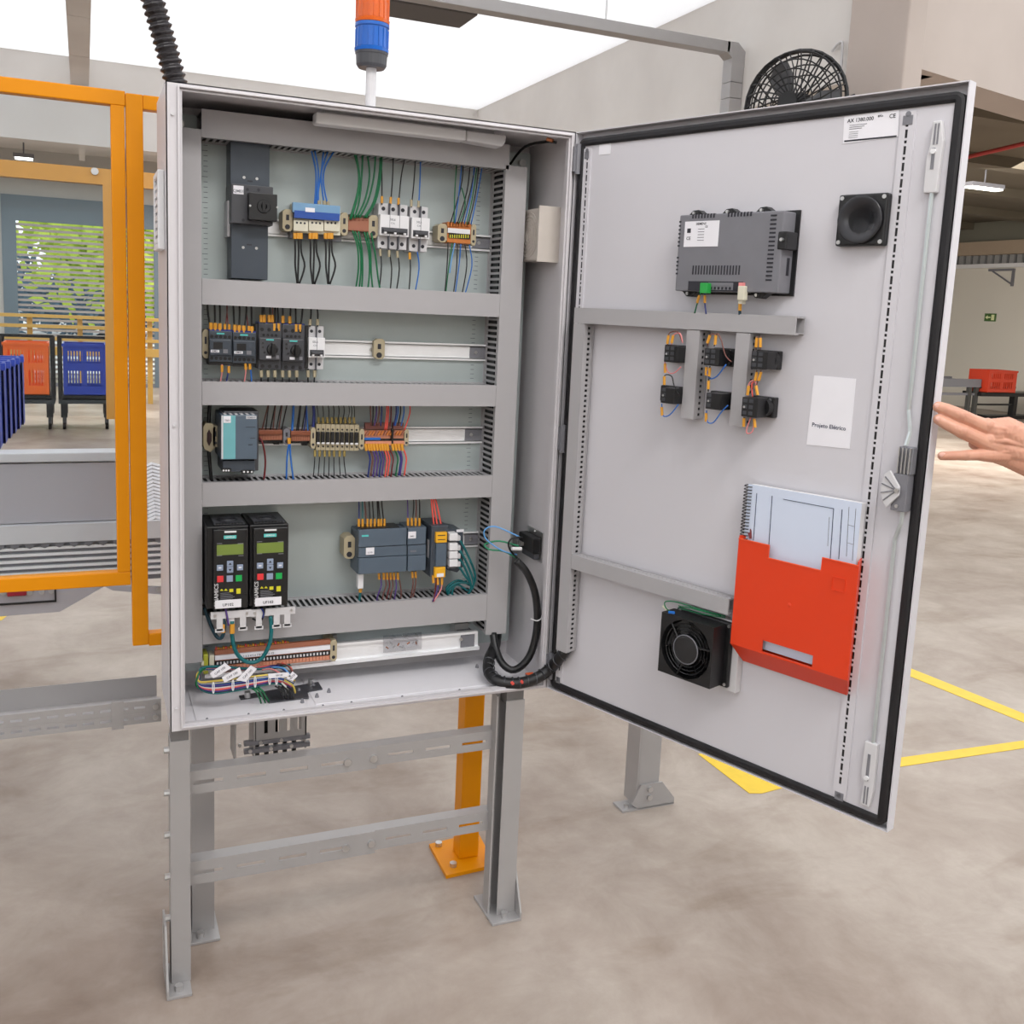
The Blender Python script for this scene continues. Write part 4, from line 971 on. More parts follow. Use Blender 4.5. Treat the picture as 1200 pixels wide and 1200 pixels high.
build('lower_step', MB().pb(261, 540, 299, 553, .01, fa-.012), m_dark, t, bevel=.0015)
build('teal_stripe', MB().pb(261.5, 487, 276, 538, fa, fa+.0006), mat('teal_stripe', (108, 172, 178), .5), t)
build('white_stripe', MB().pb(259.5, 487, 261.5, 538, fa, fa+.0006), m_lgrey, t)
build('label_plate', MB().pb(262, 487.5, 270.5, 495.5, fa, fa+.0012), m_paper, t); build('label_text', MB().ptext('TB01', 266.5, 492.8, fa+.0014, .005).ptext('SIEMENS', 294.5, 489.4, fa+.0004, .0045), m_inkg, t)
build('brand_bar', MB().pb(288.5, 487.6, 300.5, 491, fa, fa+.0003), m_lgrey, t)
build('fine_print', MB().pb(288, 500, 299, 500.8, fa, fa+.0006).pb(293, 513, 299, 514, fa, fa+.0006).pb(291, 520.5, 296, 522, fa, fa+.0006), m_dark, t)
for k in range(6): build('top_vent', MB().box(*[C.un(262+6.5*k, 484, .09)[0], C.un(265+6.5*k, 484, .09)[0]], .035, .10, C.un(280, 486.5, fa)[1], C.un(280, 486.5, fa)[1]+.0012), m_lgrey, t)
build('terminal_row', MB().pb(261, 549, 271, 553, fa-.012, fa-.008).pb(283, 551, 297, 555, fa-.012, fa-.008), m_black, t)
for x, y in ((262, 551), (265, 551), (268, 551), (271, 551.2), (286, 553), (291, 553), (296, 553)): pass
build('terminal_hole', dots(MB(), [(262, 551.4), (265, 551.4), (268, 551.4), (286, 553), (290.5, 553), (295, 553)], fa-.0078, .002), m_white, t)
for k, (x0, x1, lb) in enumerate(((303, 331, 'left brown distribution terminal row right of the power supply'), (341, 364, 'right brown distribution terminal row beside the fused terminals'))):
    t = thing('terminal_row', lb, 'terminal block', 'brown distribution terminals')
    build('body', MB().pb(x0, 504+k, x1, 516+k, .004, .04), m_brown, t, bevel=.0015)
    build('top_lever_band', MB().pb(x0, 504+k, x1, 509+k, .04, .046), mat('terminal_rust', (134, 74, 48), .5), t, bevel=.001)
    build('foot', MB().pb(x1-10, 517+k, x1-4, 521+k, .004, .02), m_black, t)
    build('rail_cover', MB().pb(x0-1, 516+k, x1, 518.5+k, .004, .03), m_black, t)
    for j in range(8): build('groove', MB().pb(x0+1+j*(x1-x0-2)/8, 510+k, x0+1.5+j*(x1-x0-2)/8, 515+k, .04, .0406), mat('terminal_rust', (134, 74, 48), .5), t)
endclamp(332, 502, 340, 521, .044, 'dark grey clamp between the two brown terminal rows', m=m_mgrey, grp=None)
t = thing('fused_terminals', 'cream fused terminal row with nine black levers in the third row', 'terminal block')
for k in range(9):
    x = 370.5+k*5.6; dy = k*.1
    o = build('terminal', MB().pb(x, 497+dy, x+5.3, 527.5+dy, .004, .04), m_beige, t, bevel=.0006)
    build('lever', MB().pb(x+.7, 506+dy, x+4.6, 519+dy, .04, .047), m_black, o, bevel=.0008)
    build('lever_foot', MB().pb(x+1, 518.3+dy, x+4.3, 520.3+dy, .04, .048), m_white, o)
    build('clamp_hole', dots(MB(), [(x+2.6, 503+dy), (x+2.6, 523+dy)], .0404, .0022), m_black, o)
endclamp(364, 501, 370, 526, .045, 'end clamp left of the cream fused terminals'); endclamp(421, 503, 427, 527, .045, 'end clamp right of the cream fused terminals')
t = thing('tiered_terminals', 'salmon and rust tiered terminal row with amber markers in the third row', 'terminal block')
build('body', MB().pb(427, 504, 474, 522, .004, .035), m_salm, t)
for k in range(13): build('upper_lever', MB().pp([(428+3.5*k, 510), (431+3.5*k, 505), (432.6+3.5*k, 505), (430+3.5*k, 510.5)], .035, .04), m_orange if k % 3 else m_brown, t)
build('bridge_dark', MB().pb(427, 514, 474, 516.5, .035, .038), m_black, t); build('bridge_blue', MB().pb(427, 513, 446, 515.6, .035, .0395), mw('blue'), t)
build('lower_tier', MB().pb(428, 517, 474, 522, .035, .044), m_salm, t)
build('divider', MB().pb(459, 503, 461, 523, .035, .045), m_black, t)
build('rear_marker_row', MB().pb(428, 495.5, 458, 503, .03, .04), mat('dark_marker_maroon', (96, 52, 44), .5), t); build('rear_marker_row', MB().pb(461, 495.5, 473, 503, .03, .04), mw('brown'), t)
endclamp(474, 503, 479, 523, .042, 'end clamp right of the salmon terminal row')

# ---- drives
def drive(x0, x1, y0, y1, dy, label, code, lx):
    t = thing('frequency_drive', label, 'drive', 'pair of black drives'); nf = .135
    a, b = C.un(x0, 650, nf)[0], C.un(x1, 650, nf)[0]; zt_ = C.un((x0+x1)/2, y0, nf)[1]; zb_ = C.un((x0+x1)/2, y1, nf)[1]
    zback = C.un((x0+x1)/2, y0-21, .01)[1]
    build('housing', MB().box(a-.012 if dy == 0 else a-.006, b+.002, .002, nf-.012, zb_, zt_), m_black, t, bevel=.002)
    build('front_panel', MB().box(a, b, nf-.012, nf, zb_+.03, zt_-.004), m_black, t, bevel=.002)
    build('lower_cover', MB().box(a, b, nf-.012, nf-.004, zb_, zb_+.03), m_black, t, bevel=.001)
    mb = MB()
    tv = build('top_grille', MB().box(a+.004, b-.004, .03, nf-.02, zt_, zt_+.003), m_anth, t, bevel=.001)
    cx_ = (a+b)/2
    mb = MB().lathe((cx_, .075, zt_+.003), 2, [(0, .021), (.001, .021), (.001, .001)], 20); build('fan_opening', mb, m_black, tv)
    mb = MB()
    for k in range(3): mb.tube([(cx_+(.006+.006*k)*math.cos(2*math.pi*i/16), .075+(.006+.006*k)*math.sin(2*math.pi*i/16), zt_+.0045) for i in range(16)], .001, seg=4, smooth=0, closed=True)
    build('fan_guard', mb, m_anth, tv)
    mb = MB()
    for k in range(9): mb.box(a+.006+k*(b-a-.012)/9, a+.006+(k+.6)*(b-a-.012)/9, nf-.026, nf-.016, zt_+.003, zt_+.0045)
    build('vent_slots', mb, m_black, tv, stuff=True)
    X = lambda f: x0+(x1-x0)*f; Yy = lambda f: y0+(y1-y0)*f
    def P(fx0, fy0, fx1, fy1, n1, n0=nf): return MB().pb(X(fx0), Yy(fy0), X(fx1), Yy(fy1), n0, n1)
    build('white_tab', P(.32, .045, .66, .065, nf+.001), m_white, t)
    build('brand_tag', P(.30, .10, .66, .14, nf+.0008), m_teal, t)
    build('brand_text', MB().ptext('SIEMENS', X(.48), Yy(.12), nf+.0009, .0048), m_white, t)
    build('display', P(.10, .21, .86, .335, nf+.0012), m_lcd, t)
    build('display_frame', P(.10, .195, .25, .203, nf+.001), m_mgrey, t); build('display_frame', P(.70, .195, .86, .203, nf+.001), m_mgrey, t)
    build('display_frame', P(.10, .343, .25, .351, nf+.001), m_mgrey, t); build('display_frame', P(.72, .343, .86, .351, nf+.001), m_mgrey, t)
    for nm_, q, m in (('escape_key', (.10, .46, .28, .53), m_key), ('up_key', (.39, .41, .57, .48), m_key), ('down_key', (.39, .485, .57, .555), m_key),
                      ('ok_key', (.68, .455, .85, .525), m_key), ('stop_button', (.11, .595, .29, .67), m_red), ('hand_key', (.38, .59, .56, .665), m_key), ('start_button', (.64, .585, .82, .66), m_green)):
        k = build(nm_, P(*q, nf+.002), m, t, bevel=.0006)
        if nm_ in ('up_key', 'down_key'):
            u, z = C.un(X(.48), Yy((q[1]+q[3])/2), nf+.002); s = 1 if nm_ == 'up_key' else -1
            build('arrow', MB().prism([(u-.003, z-.002*s), (u+.003, z-.002*s), (u, z+.0025*s)], nf+.002, nf+.0024), m_ink, k)
        elif nm_ in ('escape_key', 'ok_key'): build('key_mark', MB().pb(X((q[0]+q[2])/2-.04), Yy((q[1]+q[3])/2-.008), X((q[0]+q[2])/2+.04), Yy((q[1]+q[3])/2+.008), nf+.002, nf+.0023), m_white, k)
    nl = nf+.0003
    build('warning_triangle', MB().pp([(X(.19), Yy(.775)), (X(.29), Yy(.775)), (X(.24), Yy(.75))], nf, nl+.0003).pp([(X(.31), Yy(.773)), (X(.41), Yy(.773)), (X(.36), Yy(.748))], nf, nl+.0003), m_ylab, t)
    build('warning_label', P(.46, .752, .57, .79, nl+.0003), m_ylab, t); build('warning_label', P(.66, .748, .78, .81, nl+.0003), m_ylab, t)
    mb = MB()
    for k in range(6): mb.pb(X(.2), Yy(.80+.016*k), X(.45+.16*(1-abs(k-3)/3)), Yy(.806+.016*k), nf, nl)
    build('fine_print', mb, m_mgrey, t)
    build('series_print', MB().ptext('SINAMICS', X(.09), Yy(.83), nf, .011, ang=math.pi/2), m_lgrey, t)
    build('name_plate', P(.05, .885, .80, .985, nf+.0012), m_paper, t, bevel=.0003)
    build('name_text', MB().ptext(code, X(.42), Yy(.945), nf+.0014, .008), m_ink, t)
    # shield clamp plate below
    a2, b2 = C.un(x0-3, y1+8, nf-.01)[0], C.un(x1+(3 if dy == 0 else 8), y1+8, nf-.01)[0]; z2 = C.un(x0+20, y1+2, nf-.01)[1]
    sp = build('shield_plate', MB().box(a2, b2, nf-.013, nf-.01, z2-.015, z2), m_lgrey, t)
    for f in (.18, .58, .82) if dy else (.22, .8): 
        u = a2+(b2-a2)*f; build('shield_tab', MB().box(u-.006, u+.006, nf-.012, nf-.010, z2-.04, z2-.015).box(u-.009, u+.009, nf-.012, nf-.010, z2-.043, z2-.036), m_lgrey, sp)
    screws(sp, C, [(a2+.008, nf-.01, z2-.007), (b2-.008, nf-.01, z2-.007)], .003, .002)
    return t
drive(250, 291, 618, 714, 0, 'left black frequency drive labelled UF102', 'UF102', 0)
drive(297, 338, 616, 711, 1, 'right black frequency drive labelled UF103', 'UF103', 0)

# ---- programmable controller
endclamp(403, 628, 416, 655, .045, 'beige end clamp left of the programmable controller')
t = thing('programmable_controller', 'wide slate-blue controller with two white tags in the fourth row', 'controller')
nf = .078
build('body', MB().pb(419, 622, 476, 671, .004, nf-.012), m_slate, t, bevel=.0015)
build('upper_flap', MB().pb(420.5, 620, 476.5, 640, nf-.012, nf), m_slate, t, bevel=.001)
build('middle_band', MB().pb(420.5, 640.6, 476.5, 652, nf-.012, nf-.002), m_slate, t, bevel=.0005)
build('lower_flap', MB().pb(420.5, 653, 476.5, 671.5, nf-.012, nf), m_slate, t, bevel=.001)
z = C.un(448, 620, nf)[1]; build('terminal_well', MB().box(C.un(424, 620, nf)[0], C.un(469, 620, nf)[0], .03, nf-.006, z, z+.002), m_black, t)
build('teal_print', MB().pb(424, 627, 432, 629, nf, nf+.0005), m_teal, t)
build('label_plate', MB().pb(429, 642, 438.5, 650, nf-.002, nf+.001), m_paper, t)
build('label_text', MB().ptext('CLP01', 434, 647.5, nf+.0012, .0045), m_inkg, t)
t = thing('expansion_module', 'narrow slate expansion module joined to the right of the controller', 'controller')
build('body', MB().pb(476.5, 618, 499, 668, .004, nf-.012), m_slate, t, bevel=.0015)
build('upper_flap', MB().pb(478, 618.5, 499, 638, nf-.012, nf), m_slate, t, bevel=.001)
build('middle_band', MB().pb(478, 638.7, 499, 650, nf-.012, nf-.002), m_slate, t); build('lower_flap', MB().pb(478, 651, 499, 669, nf-.012, nf), m_slate, t, bevel=.001)
build('label_plate', MB().pb(478.5, 623, 487.5, 631, nf, nf+.001), m_paper, t); build('label_text', MB().ptext('SM01', 483, 628.5, nf+.0012, .0045), m_inkg, t)
build('fine_print', MB().pb(481, 645, 488, 647, nf-.002, nf-.0013), m_mgrey, t)
t = thing('safety_relay', 'slate safety relay with yellow terminals beside the expansion module', 'relay'); nf = .095
build('body', MB().pb(505, 616, 524, 676, .004, nf-.006), m_dark, t, bevel=.0015)
build('front', MB().pb(511, 636.5, 523, 664, nf-.006, nf), m_slate, t, bevel=.001)
myt = mat('yellow_terminal', (238, 176, 34), .4)
build('upper_terminal', MB().pb(511, 624, 524, 636, nf-.01, nf+.003), myt, t, bevel=.001); build('lower_terminal', MB().pb(509.5, 665, 522, 677, nf-.01, nf+.003), myt, t, bevel=.001)
build('label_plate', MB().pb(512, 672, 520, 676, nf+.003, nf+.0036), m_paper, t); build('white_clip', MB().pb(502.5, 633, 504.5, 654, .06, .075), m_lgrey, t)
build('terminal_print', MB().pb(513, 627, 522, 628, nf+.003, nf+.0034).pb(513, 632, 522, 632.8, nf+.003, nf+.0034), m_ink, t)
t = thing('ethernet_switch', 'dark slate network switch with four white plugs, fourth row right', 'network switch')
build('body', MB().prism([C.un(x, y, .07) for x, y in ((522, 619), (543, 622), (543, 664), (536, 671), (524, 668))], .004, .07), m_dark, t, bevel=.0015)
build('port_face', MB().pb(525, 625, 535, 666, .07, .076), m_mgrey, t)
build('label_plate', MB().pb(535, 620.5, 543.5, 623.5, .07, .0708), m_paper, t)
for k, y in enumerate((629.5, 641, 650.5, 660)):
    pg = thing('network_plug', ['topmost', 'second from top', 'third from top', 'lowest'][k]+' white network plug in the dark switch', 'plug', 'white plugs in the network switch')
    build('body', MB().pb(527, y-4.2, 536.5, y+4.2, .076, .10), m_white, pg, bevel=.001); build('boot', MB().pb(534, y-1.5, 540, y+4.5, .08, .094), m_lgrey, pg, bevel=.002)

# ---- lower terminal strip (row 5) and tilted rail
nt_ = .07
t = thing('tilted_mounting_rail', 'wide tilted rail assembly below the lowest duct', 'rail')
def LR(x0, x1, f0, f1, n0, n1, edge=((238, 768, 800), (560, 740, 765))):
    (ax, at, ab), (bx, bt, bb) = edge
    def yy_(x, f): k = (x-ax)/(bx-ax); return (at+(bt-at)*k)*(1-f)+(ab+(bb-ab)*k)*f
    return MB().pp([(x0, yy_(x0, f0)), (x1, yy_(x1, f0)), (x1, yy_(x1, f1)), (x0, yy_(x0, f1))], n0, n1)
build('rail_profile', LR(240, 560, .05, .7, nt_-.02, nt_-.012), m_alu, t)
build('upper_lip', LR(240, 560, .0, .1, nt_-.02, nt_-.006), m_alu, t); build('lower_lip', LR(240, 562, .72, .86, nt_-.02, nt_-.004), m_alu, t)
build('bracket', MB().pb(533, 731, 549, 745, .0, .03), m_stand, t); build('bracket', MB().pb(384, 745, 395, 760, .0, .03), m_stand, t)
build('end_bracket', MB().pb(540, 742, 556, 760, .02, nt_-.01), m_mgrey, t)
screws(t, C, [C.p(540, 749, nt_-.009)], .004, .003)
t = thing('terminal_strip', 'long salmon terminal strip with white marker bar at the cabinet bottom', 'terminal block')
E2 = ((252, 762, 786), (388, 749, 773))
build('body', LR(252, 388, .1, 1, nt_-.014, nt_+.006, E2), m_salm, t); build('marker_bar', LR(252, 387, .3, .5, nt_+.006, nt_+.013, E2), m_paper, t)
build('upper_tier', LR(252, 387, .02, .22, nt_+.004, nt_+.010, E2), m_brown, t)
build('socket_band', LR(252, 387, .56, .76, nt_+.006, nt_+.009, E2), m_black, t)
for k in range(34): build('socket', LR(254+3.9*k, 256+3.9*k, .6, .72, nt_+.009, nt_+.0096, E2), m_lgrey, t)
for k in range(34): build('lower_clamp', LR(253.5+3.9*k, 256.8+3.9*k, .8, .98, nt_+.006, nt_+.010, E2), m_salm, t)
for k in range(30):
    build('wire_marker', LR(252.5+2.9*k, 254.4+2.9*k, -.12+.03*(k % 3), .08, nt_-.004, nt_+.004, E2), m_mark if k % 4 else mw('red'), t)
build('strip_text', MB().ptext('X1  1 2 3 4 5 6 7 8 9 10 11 12', 300, 767.6, nt_+.0132, .006, ang=.02), m_inkg, t)
for x in (388, ): endclamp(387, 750, 395, 775, nt_+.01, 'end clamp at the right end of the bottom terminal strip')
t = thing('earth_clamp', 'yellow-green earth terminal at the left end of the bottom strip', 'terminal')
build('body', MB().pb(238.5, 767, 244, 790, nt_-.03, nt_+.008), mat('yellow_green', (176, 178, 60), .5), t, bevel=.001)
build('cheek', MB().pb(236, 775, 239, 787, nt_-.02, nt_+.01), m_cream, t); build('cheek', MB().pb(245.5, 768, 251, 786, nt_-.02, nt_+.01), m_cream, t)
screws(t, C, [C.p(237.5, 781.5, nt_+.011), C.p(248, 781, nt_+.011)], .004, .002)
# crumpled bag
m_bag = glassmat('clear_plastic_film', (.85, .85, .86)); 
mb = MB(); g_ = []
for i in range(13):
    row = []
    for j in range(7):
        x = 449+ (494-449)*i/12; y = 744+(764-744)*j/6 - 4.5*i/12+1; n = nt_+.004+random.uniform(0, .008)*(1 if 0 < j < 6 and 0 < i < 12 else .3)
        row.append(mb.vs([C.p(x, y, n)])[0])
    g_.append(row)
for i in range(12):
    for j in range(6): mb.face([g_[i][j], g_[i+1][j], g_[i+1][j+1], g_[i][j+1]])
o = top('plastic_bag', mb, m_bag, 'small crumpled clear bag of screws taped onto the tilted rail', 'bag')
s_ = o.modifiers.new('thickness', 'SOLIDIFY'); s_.thickness = .0006
t = thing('bagged_screws', 'few small screws inside the clear bag', 'screws')
for k in range(7):
    p = C.p(455+k*5.5, 759+random.uniform(-3, 1.5)-k*.5, nt_+.003); a = random.uniform(0, 3)
    build('screw', MB().tube([p, (p[0]+.007*math.cos(a), p[1], p[2]+.007*math.sin(a))], .0016, seg=6, smooth=0), m_steel if k % 2 else mat('copper', (205, 130, 90), .3, metal=.8), t)

# ================================================================== WIRES
ORD = 'first second third fourth fifth sixth seventh eighth ninth tenth eleventh twelfth thirteenth'.split()
def wires(label, group, specs, n, r=.0014, fr=C, marks=None, mm=None, cat='wire', name='wire'):
    """specs: list of (colour, [(px,py[,n]), ...]); marks: per wire (px0,py0,px1,py1) or None"""
    out = []; N_ = len(specs); base = label
    order = sorted(range(N_), key=lambda i: (sum(p[0] for p in specs[i][1])/len(specs[i][1]), i))
    for i, (c, pts) in enumerate(specs):
        if N_ > 1:
            k = order.index(i); cn = {'lblue': 'light blue', 'darkred': 'dark red', 'red': 'salmon red'}.get(c, c)
            bs = base
            for w_ in ('thin black', 'short black', 'salmon red', 'brown or purple', 'dark', 'coloured', 'black', 'blue', 'green', 'salmon'):
                if bs.startswith(w_+' '): bs = bs[len(w_)+1:]; break
            for w_ in ('looped ',): bs = bs.replace(w_, '')
            label = cn+' '+bs+', '+('leftmost' if k == 0 else 'rightmost' if k == N_-1 else ORD[k]+' from left')
        o = top(name, MB(fr).ptube(pts, n, r if not isinstance(r, (list, tuple)) else r[i]), mw(c), label, cat, group, smooth=True)
        mk = marks[i] if marks and i < len(marks) else None
        if mk:
            nn = mk[4] if len(mk) > 4 else n
            build('wire_marker', MB(fr).ptube([(mk[0], mk[1]), (mk[2], mk[3])], nn, max(r if not isinstance(r, (list, tuple)) else r[i], .0014)*2.0, smooth=0, seg=6), mm or m_mark, o)
        out.append(o)
    return out
N = .05
wires('blue wire dropping from the top duct into the blue distribution block', 'blue wires into the distribution block',
      [('blue', [(365, 177), (370, 200), (370, 220), (368.5, 241)]), ('blue', [(369, 177), (373, 200), (372, 222), (370.5, 241)]), ('blue', [(379, 178), (376, 205), (373, 225), (373.5, 241)]),
       ('blue', [(384, 178), (377, 200), (377, 218), (380, 240)]), ('blue', [(391, 178), (381, 196), (379, 215), (384, 240)])], N, .0017,
      marks=[None, None, (374, 235, 374, 243), (380, 235, 380.5, 243), (384, 236, 385, 243)], mm=m_beige)
sp, mk = [], []
for x, pts in ((346, (346, 352, 350)), (364, (367, 370, 369)), (381, (383, 388, 386))):
    pass
for gx in (345.5, 363.5, 381.5):
    for j, (d0, d1, d2) in enumerate(((0, 0, 2), (4, 3.5, 2.5), (7, 11, 4))):
        x = gx+d0; sp.append(('black', [(x, 277), (x+.5, 295), (gx+d1+.5, 312), (gx+d2+1, 333)])); mk.append((x, 273, x, 280))
wires('black wire looping from the distribution block down to the second duct', 'black wires below the distribution block', sp, N, .0019, marks=mk)
wires('green earth wire from the top duct to the brown earth block', 'green wires above the earth block',
      [('green', [(414, 176), (420, 200), (419, 225), (410, 257)]), ('green', [(416, 176), (421, 202), (420, 226), (411.5, 257)]), ('green', [(425, 178), (424, 205), (421, 235), (415, 256)]), ('green', [(430, 178), (433, 205), (428, 233), (418, 255)]),
       ('green', [(440, 180), (438, 208), (431, 236), (421, 255)]), ('green', [(446, 180), (444, 208), (438, 236), (427, 255)]), ('green', [(447.5, 180), (446, 208), (440, 236), (429, 255)])], N, .0019)
wires('green wire from the brown earth block down to the second duct', 'green wires below the earth block',
      [('green', [(413, 270), (419, 290), (420, 315), (417, 338)]), ('green', [(416, 271), (422, 292), (423, 315), (421, 338)]), ('green', [(420, 271), (424, 292), (425, 315), (424, 338)]),
       ('green', [(427, 272), (432, 295), (433, 318), (431, 340)]), ('green', [(430, 272), (434, 295), (435, 320), (437, 340)]), ('green', [(435, 273), (440, 300), (443, 325), (446, 342)])], N, .0018)
wires('black wire from the top duct into the three-pole breaker', 'black wires above the three-pole breaker', [('black', [(446, 181), (447.5, 205), (447.5, 240)]), ('black', [(461, 182), (460, 210), (457.5, 241)]), ('black', [(475, 183), (470, 208), (467, 242)])],
      N, marks=[(447.5, 230, 447.5, 238), (458, 231, 457.5, 239), (467, 232, 467, 240)])
wires('wire entering the two-pole breaker from the top duct', 'wires above the two-pole breaker', [('black', [(487, 184), (485, 215), (482, 243)]), ('blue', [(493, 185), (492, 215), (490.5, 243)])], N,
      marks=[(482, 234, 482, 242), (490.5, 235, 490.5, 243)], mm=m_beige)
wires('black wire from the three-pole breaker down to the second duct', 'black wires below the three-pole breaker', [('black', [(445.5, 290), (447, 312), (444, 343)]), ('black', [(455.5, 291), (459, 315), (457, 344)]), ('black', [(465, 292), (468, 315), (464, 344)])],
      N, marks=[(445.5, 292, 445.7, 300), (456, 293, 456, 301), (465.5, 294, 466, 302)], mm=m_beige)
wires('wire from the two-pole breaker down to the second duct', 'wires below the two-pole breaker', [('black', [(480, 294), (481, 315), (479, 345)]), ('blue', [(489, 295), (491, 315), (486, 345)])], N, marks=[(480, 296, 480.3, 304), None], mm=m_mark)
wires('wire from the top duct into the orange terminal block', 'wires above the orange terminal block',
      [('green', [(535, 194), (533, 225), (532, 261)]), ('black', [(543, 192), (540, 220), (528, 261)]), ('blue', [(541, 194), (538, 225), (533, 262)]), ('black', [(551, 193), (547, 225), (536, 262)]), ('green', [(541, 220), (545, 240), (538, 262)]),
       ('black', [(557, 193), (551, 225), (541, 262)]), ('blue', [(556, 194), (552, 228), (544, 262)]), ('green', [(559, 195), (554, 230), (547, 263)]), ('black', [(561, 195), (557, 228), (549, 263)]), ('blue', [(565, 196), (559, 230), (552, 263)])], N, .0013)
wires('wire dropping from the orange terminal block to the second duct', 'wires below the orange terminal block',
      [('black', [(525, 284), (524, 310), (521, 347)]), ('green', [(530, 285), (526, 312), (522, 347)]), ('lblue', [(533, 285), (529, 305), (527, 320)]), ('black', [(536, 286), (535, 315), (531, 347)]), ('blue', [(540, 286), (538, 310), (533, 347)]),
       ('black', [(545, 286), (547, 312), (541, 347)]), ('blue', [(550, 287), (553, 312), (544, 348)])], N, .0013)
# row 2
sp, mk = [], []
for (x0, x1, c) in ((243, 247, 'black'), (251, 252, 'black'), (257, 257.5, 'black'), (266, 263.5, 'darkred'), (266, 268.5, 'darkred'), (273, 275, 'black'), (280, 280, 'black'), (288, 285.5, 'black'), (289, 291.5, 'darkred'), (294, 295, 'black')):
    b = 387+(x1-247)*.09; sp.append((c, [(x0, 350), (x0+(.8 if c == 'black' else 0), 366), (x1, b)])); mk.append((x1, b-9, x1, b-.5))
wires('wire from the second duct into the contactor pair', 'wires above the contactors', sp, N, [.0019 if s[0] == 'black' else .001 for s in sp], marks=mk)
wires('wire leaving the bottom of the contactor pair', 'wires below the contactors', [('pink', [(260, 427), (260, 437), (258, 449)]), ('navy', [(268, 428), (267, 438), (265, 449)]), ('pink', [(287.5, 425), (288, 436), (286, 449)]), ('blue', [(292.5, 425), (294, 436), (295, 449)])], N,
      marks=[(260, 428, 260, 436), (268, 429, 268, 437), (287.5, 426, 288, 433), (292.5, 426, 293, 433)])
sp, mk = [], []
for x0, x1, yb in ((307, 306, 379), (309, 309.5, 379), (316, 315.5, 379), (319, 319, 379), (322, 321.5, 389), (325, 326.5, 389), (331, 331.5, 380), (340, 339.5, 380.5), (346, 347, 390), (354, 351.5, 390)):
    sp.append(('black' if x1 != 319 else 'brown', [(x0, 354), (x0+.5, 364), (x1, yb)])); mk.append((x1, yb-10, x1, yb-1.5))
wires('short black wire from the second duct into the motor starter breakers', 'wires above the motor breakers', sp, N, .0018, marks=mk)
sp, mk = [], []
for x in (306, 314, 322, 331, 339, 347.5): sp.append(('black', [(x, 432), (x+.3, 440), (x, 451)])); mk.append((x, 434, x+.2, 442))
wires('short black wire below the motor starter breakers', 'wires below the motor breakers', sp, N, .0018, marks=mk, mm=m_beige)
wires('black wire above the pale breaker of the second row', 'wires above the second row breaker', [('black', [(364, 356), (364.5, 368), (363, 383)]), ('black', [(371, 357), (372.5, 368), (372, 383)])], N, .0017, marks=[(363.5, 374, 363, 381), (372.2, 374, 372, 381)], mm=m_beige)
wires('black wire below the pale breaker of the second row', 'wires below the second row breaker', [('black', [(361, 432), (361, 451)]), ('black', [(369, 433), (368, 451)])], N, .0017, marks=[(361, 434, 361, 442), (368.8, 434, 368.5, 442)], mm=m_beige)
# row 3
wires('thick black wire above the beige fuse holder', None, [('black', [(246, 472), (245, 485), (244.5, 500)])], .04, .0035)
wires('thick black wire below the beige fuse holder', None, [('black', [(244.5, 526), (246, 545), (248, 566)])], .04, .0035)
sp = [(c, [(a, 472), ((a*.6+b*.4), 486), (b, 508)]) for a, b, c in ((315, 306, 'brown'), (315, 311, 'black'), (323, 316, 'black'), (323, 319.5, 'brown'), (330, 323, 'black'), (331, 326, 'brown'), (337, 329, 'black'))]
wires('dark wire fanning into the left brown terminal row', 'wires above the left brown terminals', sp, .035, .0014)
sp = [(c, [(a, 472), ((a*.6+b*.4), 487), (b, 508)]) for a, b, c in ((352, 347, 'black'), (353, 349, 'black'), (359, 353, 'black'), (359, 361, 'blue'), (360, 356, 'navy'))]
wires('dark wire fanning into the right brown terminal row', 'wires above the right brown terminals', sp, .035, .0014)
wires('thick navy wire left of the fused terminals', None, [('navy', [(367, 472), (368, 486), (366.5, 506)])], .035, .0032)
wires('thick blue wire between the two brown terminal rows', None, [('blue', [(344, 472), (343.5, 487), (342, 509)])], .035, .0026)
wires('dark red wire falling from the left brown terminal row', None, [('darkred', [(304, 513, .045), (308, 520, .05), (311, 540, .05), (309, 564, .05)])], N, .002)
wires('blue wire hanging from the grey clamp between the brown rows', 'blue pair between the brown terminal rows', [('blue', [(339, 518), (336.5, 535), (335.5, 563)]), ('blue', [(339.5, 518), (341, 540), (344, 564)])], N, .0018, marks=[(338.6, 513, 338.8, 520), None])
sp, mk = [], []
for k, a in enumerate((371, 377.5, 384, 390, 396, 402, 408, 411, 414)):
    b = 373.5+k*5.2; sp.append(('black', [(a, 472), (a+1.5, 483), (b, 499)])); mk.append((b-.5, 489, b, 496))
wires('black wire from the third duct into the fused terminals', 'wires above the fused terminals', sp, .035, .0011, marks=mk, mm=mat('olive_marker', (160, 140, 78), .5))
sp, mk = [], []
for k, (a, b) in enumerate(((369, 367), (374.5, 372.5), (380.5, 379.5), (386, 385), (391.5, 391.5), (398, 399), (403.5, 406))):
    sp.append(('black', [(a, 526), (a-.3, 540), (b, 562)])); mk.append((a, 527, a, 535))
wires('black wire from the fused terminals down to the fourth duct', 'wires below the fused terminals', sp, .035, .0011, marks=mk, mm=mat('olive_marker', (160, 140, 78), .5))
sp = []
for a, b, c in ((434, 435, 'brown'), (437, 436.5, 'black'), (441, 438.5, 'purple'), (444, 441.5, 'brown'), (447, 446, 'navy'), (453, 451, 'red'), (455, 453, 'red'), (458, 457, 'darkred'), (464, 461.5, 'navy'), (466, 463, 'blue'), (469, 466, 'black'), (473, 470, 'blue'), (480, 474, 'red')):
    sp.append((c, [(a, 472), (a+.3, 484), (b, 504 if c == 'red' else 499)]))
wires('coloured wire from the third duct into the tiered terminals', 'wires above the tiered terminals', sp, .04, .0015)
sp, mk = [], []
